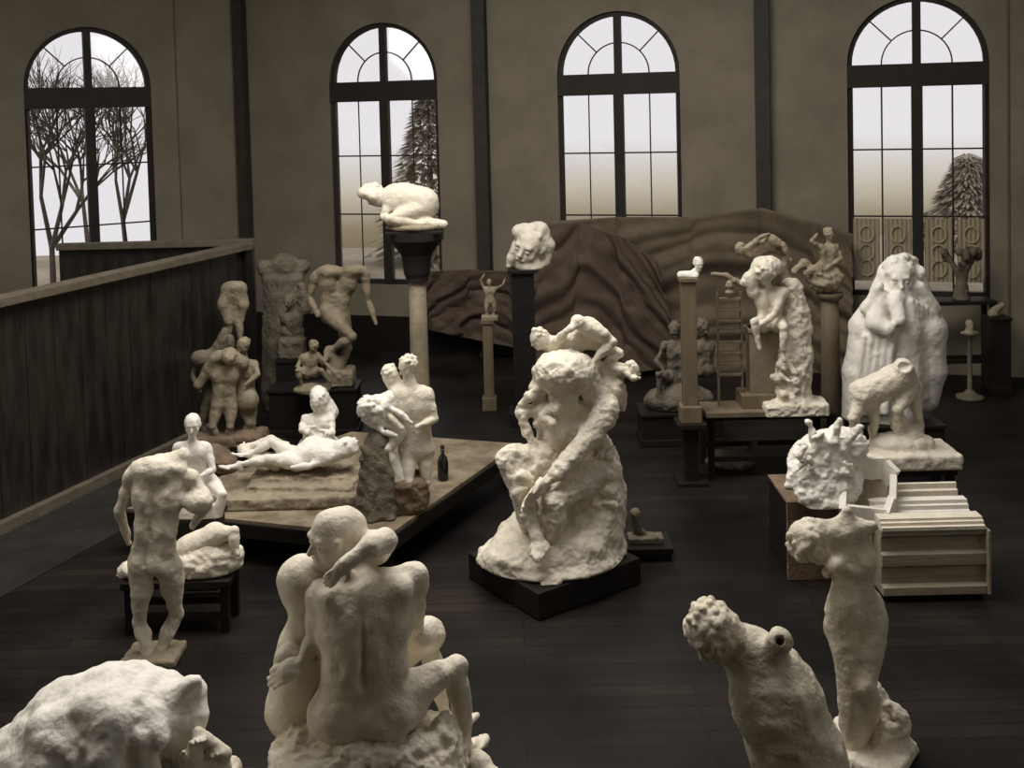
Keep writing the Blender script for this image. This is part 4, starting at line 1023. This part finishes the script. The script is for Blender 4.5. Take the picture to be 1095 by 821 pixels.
def three_shades():
    D = 13.3; h = .38; S = Sculpt(D, (240, 420), 1.0); t = group_at('dim plaster group of three standing figures with joined heads behind the platform at left', S, h, name='three_figure_group'); fl = S.floor(h)
    u = 17
    S.torso((226, 390, 4), (256, 390, 4), (230, 432, 4), (249, 432, 4), V(0, .1, 1), 19, 1.08); S.chain([(224, 392, 4), (232, 382, 8), (246, 378, 10), (260, 388, 4)], [7, 6, 6, 7], 5)
    S.head((245, 384, 14), V(0, 1, .5), 17, seed=95, up=(0, -.4, 1))
    S.leg((232, 436, 4), (227, 456, 12), (234, 478, 6), 20, V(-.2, 0, 1)); S.leg((247, 436, 4), (246, 456, 12), (244, 480, 6), 20, V(.2, 0, 1)); S.c((224, 394, 4), (212, 412, 6), 6, 5, 4)
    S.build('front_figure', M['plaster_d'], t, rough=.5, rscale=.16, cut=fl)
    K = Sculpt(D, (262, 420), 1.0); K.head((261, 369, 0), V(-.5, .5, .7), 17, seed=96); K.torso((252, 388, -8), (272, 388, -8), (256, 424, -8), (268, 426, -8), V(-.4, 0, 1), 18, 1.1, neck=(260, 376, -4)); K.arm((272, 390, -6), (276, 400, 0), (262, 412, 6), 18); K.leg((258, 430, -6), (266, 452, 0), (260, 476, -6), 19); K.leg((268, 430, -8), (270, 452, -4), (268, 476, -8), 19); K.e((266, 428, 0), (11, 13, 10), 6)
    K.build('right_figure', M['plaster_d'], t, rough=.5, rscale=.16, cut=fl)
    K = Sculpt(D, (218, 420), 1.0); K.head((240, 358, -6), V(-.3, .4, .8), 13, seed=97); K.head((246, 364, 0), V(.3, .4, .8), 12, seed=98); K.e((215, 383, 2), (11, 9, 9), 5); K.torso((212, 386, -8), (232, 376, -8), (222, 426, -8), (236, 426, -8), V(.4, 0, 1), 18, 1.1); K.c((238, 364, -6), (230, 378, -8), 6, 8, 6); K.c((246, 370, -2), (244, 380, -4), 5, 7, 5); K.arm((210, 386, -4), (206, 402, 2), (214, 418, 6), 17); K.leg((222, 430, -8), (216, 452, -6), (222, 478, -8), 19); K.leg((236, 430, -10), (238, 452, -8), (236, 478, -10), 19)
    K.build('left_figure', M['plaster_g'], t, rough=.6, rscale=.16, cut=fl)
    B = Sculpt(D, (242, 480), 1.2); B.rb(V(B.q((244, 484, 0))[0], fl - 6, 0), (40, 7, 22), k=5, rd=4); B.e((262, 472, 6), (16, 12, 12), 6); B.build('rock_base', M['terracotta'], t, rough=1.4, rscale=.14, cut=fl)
    q_ = W(244, 486, D); box_stand('three_figure_pedestal', 'low dark box under the group of three standing figures', (q_.x, D), 1.05, .6, h)
three_shades()
def arm_fragment():
    D = 15.0; h = 1.0; S = Sculpt(D, (248, 325), .9); t = group_at('pale headless torso fragment against the end of the dark partition', S, h, name='torso_fragment'); fl = S.floor(h)
    S.e((250, 307, 0), (12, 7, 8), 5); S.chain([(258, 308, 0), (260, 326, 0), (257, 342, 0)], [6, 5.5, 4], 4); S.chain([(242, 308, 2), (238, 326, 4), (244, 344, 4)], [5, 5, 4], 4); S.torso((242, 310, 0), (258, 310, 0), (244, 340, -2), (256, 340, -2), V(0, .2, 1), 13, 1.1)
    S.leg((245, 342, 0), (243, 362, 2), (246, 382, 0), 14); S.leg((255, 342, 0), (257, 362, 2), (255, 382, 0), 14); S.rb(V(S.q((250, 384, 0))[0], fl - 3, 0), (13, 4, 10), k=3, rd=2)
    S.build('fragment_body', M['plaster_d'], t, rough=.5, rscale=.18, cut=fl)
    q_ = W(250, 400, D); box_stand('fragment_pedestal', 'dark pedestal of the headless torso fragment by the partition end', (q_.x, D), .38, .34, h)
arm_fragment()
# ---- F. robed figure
def robed():
    D = 13.0; h = W(955, 446, 13).z; S = Sculpt(D, (957, 360), 1.1); t = group_at('tall white plaster figure wrapped in a full-length robe near the rightmost window', S, h, name='robed_figure'); fl = S.floor(h)
    S.head((962, 297, 8), V(-.25, .2, 1), 42, up=(-.05, -1, 0), seed=101); S.lumps((964, 290, -5), (19, 15, 14), 34, 4.5, 3, 5); S.c((962, 300, 0), (960, 325, 0), 15, 22, 6); S.c((984, 290, -4), (987, 310, -4), 6, 7, 5); S.c((943, 296, -4), (938, 312, -2), 6, 8, 6)
    c = lambda x, y, z=0: (x, y, z)
    S.chain([(960, 318, 0), (957, 350, 0), (955, 400, 0), (950, 440, 0)], [22, 31, 33, 32], 5)
    S.chain([(940, 326, 0), (928, 350, 0), (922, 400, 0), (918, 450, 0)], [14, 19, 20, 18], 5); S.chain([(980, 326, 0), (990, 352, 0), (992, 395, 0), (988, 424, 0)], [16, 21, 19, 16], 5)
    S.chain([(942, 318, 16), (936, 345, 26), (950, 352, 36)], [9, 9, 7], 6); S.c((958, 322, 24), (962, 342, 34), 8, 7, 6)
    for k_ in range(6): S.c((974 + 5*k_, 322 + 3*k_, 22 - 2*k_), (980 + 4*k_, 428 - 2*k_, 24 - 4*k_), 3.6, 4.6, 3)
    for k_ in range(5): S.c((924 + 8*k_, 360 - k_*2, 22 + 2*k_), (914 + 8*k_, 440, 20 + 3*k_), 3.2, 4.5, 4)
    S.c((940, 306, 18), (925, 330, 16), 5, 6, 4); S.c((984, 306, 14), (1000, 330, 10), 5, 6, 4)
    S.build('robed_body', M['plaster_w'], t, rough=.6, rscale=.12, big=.6, bigscale=.05, cut=fl)
    q_ = W(955, 446, D); box_stand('robed_pedestal', 'dark pedestal under the tall robed figure', (q_.x, D), 1.0, .78, h)
robed()
# ---- G. bent fragment on slab
def bent_fragment():
    D = 11.0; h = .72; S = Sculpt(D, (965, 440), 1.0); t = group_at('bent headless plaster body with dark hollow stump on a slab before the robed figure', S, h, name='bent_fragment'); fl = S.floor(h)
    S.torso((966, 398, 4), (976, 406, -6), (926, 418, 4), (930, 428, -8), V(.2, 1, 0), 26, 1.1); S.c((925, 420, 2), (964, 402, 4), 15, 14, 8); S.c((964, 402, 4), (966, 394, 10), 11, 11, 4); S.e((967, 392, 20), (7.5, 5, 6), 1, 's')
    S.leg((972, 412, 0), (960, 438, 14), (966, 470, 2), 27, None, 1.15); S.leg((976, 412, -4), (982, 445, 2), (986, 472, -4), 24, None, 1.0); S.leg((924, 424, 2), (912, 448, 10), (920, 474, 2), 26, None, 1.05); S.leg((930, 428, -6), (936, 448, 4), (932, 474, -6), 23)
    S.chain([(960, 450, 0), (976, 474, 4)], [9, 14], 7)
    S.build('bent_body', M['plaster'], t, rough=1.2, rscale=.13, cut=fl)
    B = Sculpt(D, (970, 480), 1.3); c = B.q((970, 480, 0)); B.rb(V(c[0] + 0, fl - 8, c[2]), (49, 9, 30), k=3, rd=3); B.e((965, 472, 2), (34, 10, 20), 10)
    B.build('slab', M['plaster'], t, rough=1.2, rscale=.1, cut=fl)
    q_ = W(970, 500, D); table_stand('slab_stand', 'dark legged stand under the bent headless body', (q_.x, D), .85, .5, h)
bent_fragment()
# ---- H. monument model
def monument():
    D = 13.0; q_ = W(815, 430, D); h = W(815, 432, D).z; S0 = Sculpt(D, (815, 430), 1)
    st = table_stand('model_table', 'dark legged table carrying the architectural monument model', (q_.x + .03, D), 1.55, .7, h - .03)
    # wooden model board with step tower
    xb0, xb1 = W(752, 428, 12.75).x, W(832, 428, 12.75).x
    t = thing('monument_model', 'monument model with ladder-like steps and bowed white figures on the dark table', 'model', ((xb0+xb1)/2, 12.75, h - .03))
    MB().box(((xb0+xb1)/2, 12.82, h), ((xb1-xb0)/2, .26, .03), bev=.006).build('base_board', M['palewood'], t)
    MB().box((W(826, 400, 12.9).x - .05, 12.9, h + .03 + .08), (.36, .20, .08), bev=.008).build('low_block', M['palewood'], t)
    xz = W(822, 380, 12.9).x; zt = W(822, 350, 12.9).z
    MB().box((xz, 12.95, (h + .19 + zt)/2), (.24, .13, (zt - h - .19)/2), bev=.008).build('tall_block', M['plaster_d'], t)
    MB().box((xz, 12.95, zt - .02), (.26, .15, .02), bev=.005).build('block_cap', M['plaster_d'], t)
    xs0, xs1 = W(768, 380, 12.85).x, W(793, 380, 12.85).x
    s = MB()
    for x in (xs0, xs1): s.bar((x, 12.85, h + .03), (x, 12.85, W(780, 312, 12.85).z), .022, .05)
    s.build('ladder_rails', M['palewood'], t)
    for k_ in range(8):
        z = W(780, 400 - 11.5*k_, 12.85).z
        MB().box(((xs0+xs1)/2, 12.85, z), ((xs1-xs0)/2 - .01, .045, .014)).build('step', M['palewood'], t)
    xk = W(780, 310, 12.85).x; zk = W(780, 312, 12.85).z
    MB().lathe((xk, 12.85, zk - .02), [(.05, 0), (.055, .02), (.03, .05), (.05, .09), (.035, .14), (.01, .16)], 20).build('finial', M['plaster_d'], t)
    # figures of the model
    K = Sculpt(12.75, (825, 330), 1.0); g = t
    fl = K.floor(W(845, 436, 12.75).z)
    B = Sculpt(12.75, (845, 420), 1.0); fl = B.floor(h - .03); B.rb(V(B.q((848, 436, 0))[0], fl - 6, 2), (34, 7, 20), k=3, rd=3); B.chain([(846, 336, -14), (850, 380, -8), (848, 428, -2)], [16, 17, 20], 8); B.lumps((844, 404, 6), (14, 26, 10), 30, 4, 3, 8); B.chain([(846, 308, -10), (856, 350, -10)], [12, 12], 8)
    bo = B.build('slab', M['plaster'], g, rough=1.6, rscale=.16, cut=fl)
    K.torso((808, 312, 0), (838, 310, 0), (812, 346, -2), (834, 346, -2), V(-.2, .2, 1), 19, 1.1, neck=(820, 300, 4)); K.head((818, 292, 8), V(-.2, .9, .4), 26, up=(0, -.5, .8), hair='long', seed=111); K.e((820, 285, 2), (17, 12, 14), 6)
    K.c((806, 312, 2), (802, 296, 4), 7, 6, 5); K.c((796, 302, 4), (812, 290, 4), 5, 7, 5)
    K.arm((838, 312, 4), (828, 336, 14), (812, 348, 20), 21); K.leg((814, 346, 2), (806, 344, 20), (812, 372, 20), 20); K.leg((834, 346, 0), (838, 350, 20), (838, 385, 18), 21)
    K.build('bowed_model_figure', M['plaster'], g, rough=.8, rscale=.17)
    K = Sculpt(12.9, (818, 265), .9)
    K.head((791, 266, 0), V(-.7, .3, .4), 14, seed=113); K.torso((800, 264, 0), (803, 274, -6), (824, 256, -2), (826, 266, -8), V(0, .5, .8), 15, 1.1); K.leg((824, 256, 0), (838, 262, 4), (846, 278, 4), 16); K.leg((826, 264, -6), (842, 272, -6), (836, 290, -4), 15); K.arm((802, 264, 4), (812, 254, 6), (822, 250, 4), 14); K.c((794, 268, 0), (800, 270, -2), 5, 6, 3)
    K.chain([(786, 300, -4), (776, 294, -6), (762, 293, -6)], [3.4, 2.6, 2.2], 2); K.chain([(800, 306, -2), (786, 300, -4)], [4, 3.4], 2); K.c((836, 286, -6), (838, 306, -10), 8, 12, 6)
    K.build('arching_model_figure', M['plaster_d'], g, rough=.7, rscale=.2)
    return h
hm = monument()
def pillar_pair():
    D = 12.6
    q_ = W(738, 445, D); z0 = W(740, 450, D).z; 
    table_stand('left_pillar_stand', 'dark stand under the square pillar at the left of the monument model', (q_.x, D), .34, .34, z0, legs=False)
    MB_ = thing('stand_leg_frame', 'dark upright under the square pillar left of the monument model', 'stand', (q_.x, D, 0)); MB().box((q_.x, D, (z0-.07)/2), (.08, .08, (z0-.07)/2)).build('upright', M['darkwood'], MB_); MB().box((q_.x, D, .02), (.18, .18, .02)).build('foot_board', M['darkwood'], MB_)
    ht = W(740, 300, D).z - z0
    pillar('square_pillar', 'pale square pillar left of the monument model with a small figure on top', (q_.x, D), .085, ht, 'palewood', z0=z0, sq=True)
    K = Sculpt(D, (740, 288), .8); t = group_at('small white plaster bust on the square pillar left of the monument model', K, z0 + ht + .045, name='pillar_bust')
    K.head((747, 282, 0), V(.2, .3, 1), 15, seed=121); K.torso((732, 292, 0), (746, 292, 0), (736, 300, 0), (744, 300, 0), V(0, 0, 1), 9, 1.1, neck=(744, 288, 0)); K.c((728, 294, 2), (742, 296, 2), 4, 5, 3)
    K.build('bust_body', M['plaster_w'], t, rough=.5, rscale=.2, cut=K.floor(z0 + ht + .045))
    D2 = 13.65; q_ = W(889, 460, D2); ht = W(889, 312, D2).z
    pillar('round_pillar', 'pale pillar between the monument model and the robed figure', (q_.x, D2), .125, ht - .09, 'palewood')
    K = Sculpt(D2, (885, 280), .9); hh = ht - .01; t = group_at('plaster cluster of entwined small figures on the pillar beside the robed figure', K, hh, name='entwined_figure_group')
    K.head((886, 251, 0), V(.2, .3, 1), 15, seed=123); K.torso((878, 264, 0), (894, 262, 0), (876, 284, 0), (892, 286, 0), V(-.2, .1, 1), 13, 1.1, neck=(886, 257, 0)); K.arm((878, 264, 2), (868, 258, 4), (874, 250, 4), 13); K.arm((894, 264, 0), (900, 276, 4), (888, 284, 8), 13)
    K.leg((876, 286, 2), (862, 292, 10), (866, 306, 6), 14); K.leg((890, 288, 0), (900, 296, 8), (890, 310, 4), 14); K.e((882, 300, 0), (17, 12, 12), 6); K.lumps((882, 298, 0), (16, 12, 12), 26, 3.4, 2, 5); K.chain([(870, 290, 0), (860, 280, 0), (850, 290, 0)], [5, 4, 4], 3)
    K.build('entwined_body', M['plaster_d'], t, rough=.9, rscale=.2, cut=K.floor(hh))
pillar_pair()
def behind_left_pillar():
    D = 14.2; h = W(718, 436, D).z; K = Sculpt(D, (718, 390), 1.0); t = group_at('dim plaster group half hidden behind the square pillar, before the hung canvas', K, h, name='shadowed_figure_group'); fl = K.floor(h)
    K.head((722, 352, 0), V(-.6, .2, .7), 18, seed=131); K.torso((712, 368, 0), (738, 366, 0), (714, 402, 0), (736, 402, 0), V(-.3, 0, 1), 17, 1.15, neck=(724, 358, 0)); K.arm((711, 368, 2), (702, 386, 6), (712, 398, 12), 16); K.leg((716, 404, 2), (704, 400, 18), (706, 428, 14), 17); K.leg((734, 404, 0), (742, 404, 16), (744, 430, 12), 17)
    K.head((752, 350, -2), V(.3, .3, .8), 18, seed=132); K.torso((746, 366, -4), (762, 366, -4), (746, 396, -4), (760, 396, -4), V(0, 0, 1), 15, 1.1, neck=(753, 356, -3))
    K.re(V(K.q((726, 426, 2))[0], fl - 10, 2), (38, 16, 20), k=8); K.build('shadowed_body', M['plaster_g'], t, rough=1, rscale=.15, cut=fl)
    q_ = W(726, 440, D); box_stand('shadowed_pedestal', 'dark pedestal half hidden behind the square pillar left of the monument model', (q_.x, D), 1.1, .6, h)
    D = 12.2; b = Gp(783, 500, 0); K = Sculpt(b.y, (783, 488), 1.0); t = group_at('small grey plaster fragment lying on the floor beneath the monument model table', K, 0, name='floor_fragment'); K.torso((766, 486, 0), (770, 492, 6), (796, 486, 0), (798, 492, 6), V(0, -.6, 1), 15, 1.1); K.chain([(796, 488, 2), (806, 482, 4), (806, 474, 4)], [6, 5, 4], 3); K.c((764, 488, 2), (758, 494, 6), 6, 4, 3)
    c = K.q((784, 492, 3)); K.re(V(c[0], K.floor(0) - 6, c[2]), (24, 9, 12), k=6); K.build('fragment_body', M['plaster_g'], t, rough=1.2, rscale=.16, cut=K.floor(0))
behind_left_pillar()
# ---- E. mould box with frame and rough cast
def mouldings():
    D = 9.4
    q0 = W(944, 560, D); q1 = W(1056, 560, D)
    zt = W(1000, 568, D).z; zb = W(1000, 636, D).z
    t = thing('moulding_chest', 'pale stepped wooden chest with long horizontal mouldings at the right', 'chest', ((q0.x+q1.x)/2, D + .3, 0)); cx = (q0.x+q1.x)/2; hw_ = (q1.x-q0.x)/2
    zs = [zb, zb + .10, zb + .22, zb + .34, zb + .48]
    MB().box((cx, D+.36, max(zb, .02)/2+.0), (hw_*.96, .30, max(zb, .02)/2), bev=.004).build('foot', M['darkwood'], t)
    prof = [(0, zb), (.0, zb+.07), (.05, zb+.09), (.05, zb+.24), (.02, zb+.26), (.02, zb+.36), (.06, zb+.38), (.06, zb+.50), (.03, zb+.53), (.03, zt), (.72, zt), (.72, zb)]
    a = []; 
    m_ = MB(); m_.prism([(q0.x, D + y, z) for y, z in prof], (q1.x - q0.x, 0, 0), 0); m_.build('body', mat('bleached_wood', (.33, .29, .21), .8, .35, 3, .3, 25, stretch=(.4, 3, 3)), t)
    MB().box((q1.x + .012, D + .34, (zb+zt)/2), (.012, .36, (zt-zb)/2), bev=.003).build('side_panel', M['plaster_d'], t)
    # white stepped moulding casts on top
    for k_, (y, z, d_, h_, lab) in enumerate(((.10, zt, .20, .09, 'front'), (.42, zt, .16, .13, 'middle'), (.66, zt, .10, .20, 'rear'))):
        prof = [(0, 0), (0, h_*.35), (.03, h_*.4), (.03, h_*.7), (.06, h_*.75), (.06, h_), (d_, h_), (d_, 0)]
        m_ = MB(); m_.prism([(q0.x + .02*k_, D + y - .08 + yy, z + zz) for yy, zz in prof], (q1.x - q0.x - .02*k_ - .01, 0, 0), 0)
        o = m_.build('plaster_moulding', M['plaster'] if k_ != 1 else M['plaster_w']); tag(o, 'long white stepped plaster moulding, %s one of the three on top of the chest' % {'front': 'nearest', 'middle': 'middle', 'rear': 'farthest'}[lab], 'moulding', 'plaster mouldings on the chest')
    # second chest under the frame
    r0 = W(842, 560, 9.9); r1 = W(916, 560, 9.9); z2 = W(890, 538, 9.9).z
    t = thing('packing_case', 'brown packing case under the rough white cast at the right', 'case', ((r0.x+r1.x)/2, 10.2, 0))
    for k_ in range(5):
        MB().box(((r0.x+r1.x)/2, 9.92, (k_+.5)*z2/5), ((r1.x-r0.x)/2, .02, z2/10 - .004), bev=.004).build('front_board', M['terracotta'], t)
    MB().box(((r0.x+r1.x)/2, 10.3, z2/2 - .01), ((r1.x-r0.x)/2 - .01, .35, z2/2 - .01)).build('case_body', M['darkwood'], t)
    MB().box(((r0.x+r1.x)/2, 10.28, z2 + .008), ((r1.x-r0.x)/2, .38, .012)).build('lid', M['terracotta'], t)
    # open frame box
    t = thing('open_mould_frame', 'open white plaster box frame tilted beside the rough cast', 'mould', W(930, 528, 9.8)); D3 = 9.75
    P_ = [W(903, 500, D3+.25), W(955, 500, D3+.25), W(955, 556, D3-.15), W(903, 548, D3-.15)]
    th = .055
    o_in = [(904, 502, 10.05), (944, 500, 10.05), (956, 512, 9.95), (955, 538, 9.8), (949, 556, 9.65), (901, 551, 9.65)]
    for a, b_ in zip(o_in, o_in[1:] + o_in[:1]):
        MB().bar(W(*a), W(*b_), .06, .20).build('frame_wall', M['plaster_w'], t)
    cs = [W(*p_) + Vector((0, .10, 0)) for p_ in o_in]
    MB().prism(cs, (0, .02, 0), 0).build('back_panel', M['plaster_d'], t)
    # rough cast with spiky edges
    S = Sculpt(9.9, (885, 498), 1.1); t = group_at('rough spiky white plaster cast piece leaning beside the open frame', S, z2 + .02, name='rough_cast'); 
    A1 = ((1, .25, -.1), (-.1, .8, .55), (.1, -.5, .8))
    S.re(S.q((882, 505, 0)), (42, 44, 12), A1, 8); S.re(S.q((902, 474, -14)), (26, 20, 14), A1, 8)
    rnd = random.Random(5)
    for (x, y) in ((864, 452), (880, 466), (898, 449), (920, 456), (928, 476), (842, 520), (846, 498), (856, 476), (860, 534), (876, 544), (905, 535), (912, 545), (925, 490), (915, 515)):
        S.c((883, 498, 0), (x, y, rnd.uniform(-6, 8)), 9, 3.0, 6)
    for k_ in range(26):
        a = rnd.uniform(0, 6.28); r_ = rnd.uniform(6, 32); x, y = 882 + r_*math.cos(a), 500 + r_*math.sin(a)*1.1
        S.c((x, y, 12), (x + rnd.uniform(-12, 12), y + rnd.uniform(-10, 10), 14), 2.5, 1.8, 2)
    S.c((885, 535, -10), (885, 548, -16), 22, 24, 8)
    S.build('cast_shell', M['plaster_w'], t, rough=2.2, rscale=.13, cut=S.floor(z2 + .022))
mouldings()
# ---- faint things at the far right
def far_right():
    D = 14.5; b = Gp(1037, 400, 0); D = b.y - 1.4; q_ = W(1037, 405, D)
    t = thing('slender_pedestal', 'slender dim turned pedestal far right in front of the wall', 'pedestal', (q_.x, D, 0)); z = W(1037, 356, D).z
    MB().lathe((q_.x, D, 0), [(.20, 0), (.20, .04), (.10, .07), (.035, .15), (.03, z - .10), (.09, z - .03), (.12, z)], 24).build('column', M['plaster_g'], t, True)
    K = Sculpt(D, (1037, 350), .8); t = group_at('small white plaster bust on the slender pedestal at far right', K, z, name='small_bust'); K.head((1037, 347, 0), V(.2, .1, 1), 11, seed=141, hair='bald'); K.c((1037, 352, 0), (1037, 357, 0), 4, 6, 3); K.c((1030, 358, 0), (1044, 358, 0), 4, 4, 3)
    K.build('bust_body', M['plaster_d'], t, rough=.3, rscale=.2, cut=K.floor(z))
    D = 16.2; q_ = W(1066, 400, D); z = W(1066, 338, D).z; box_stand('far_pedestal', 'dark square pedestal by the wall at the far right edge', (q_.x, D), .34, .34, z)
    K = Sculpt(D, (1066, 330), .8); t = group_at('small bluish white plaster fragment on the far right pedestal by the wall', K, z, name='small_fragment'); K.c((1061, 334, 0), (1072, 326, 0), 4.5, 3.2, 3); K.e((1063, 336, 0), (6, 4, 5), 3); K.build('fragment_body', M['plaster_d'], t, rough=.6, rscale=.25, cut=K.floor(z))
    D = 16.6; q_ = W(1026, 300, D); z = 1.65; table_stand('window_table', 'dark table standing under the rightmost window', (q_.x - .1, D), 1.2, .4, z - .3)
    K = Sculpt(D, (1025, 285), .8); z = z - .3; t = group_at('dim leafy plaster ornament on the table before the right lace curtain', K, z, name='leafy_ornament'); fl = K.floor(z)
    x = K.q((1028, 300, 0))[0]; rnd = random.Random(3); K.rc(V(x, fl, 0), V(x, fl - 24, 0), 9, 5, 4)
    for k_ in range(9):
        a = rnd.uniform(0, 6.28); K.rc(V(x, fl - 22, 0), V(x + 18*math.cos(a), fl - 40 - rnd.uniform(0, 18), 9*math.sin(a)), 3, 1.8, 3); K.re(V(x + 18*math.cos(a), fl - 44 - rnd.uniform(0, 10), 9*math.sin(a)), (4, 5, 4), k=3)
    K.build('ornament_body', M['plaster_g'], t, rough=.6, rscale=.25, cut=fl)
    # small dark stand with two pale casts right of the central group
    b = Gp(676, 600, .0); D = 10.6; q_ = W(690, 610, D); z = .13
    table_stand('low_trestle', 'low dark trestle on the floor right behind the central group', (q_.x, D), .52, .42, z)
    K = Sculpt(D, (690, 580), .9); t = group_at('small dim plaster foot fragment on the low trestle behind the central group', K, z, name='foot_fragment'); fl = K.floor(z); c = K.q((690, 584, 0)); K.foot(V(c[0] - 8, fl - 14, 0), V(1, 0, .3), 26); K.rc(V(c[0] - 8, fl - 14, 0), V(c[0] - 10, fl - 30, 0), 5, 6, 3); K.rb(V(c[0], fl - 3, 2), (19, 4, 10), k=2, rd=1)
    K.build('foot_body', M['plaster_g'], t, rough=.5, rscale=.2, cut=fl)
far_right()
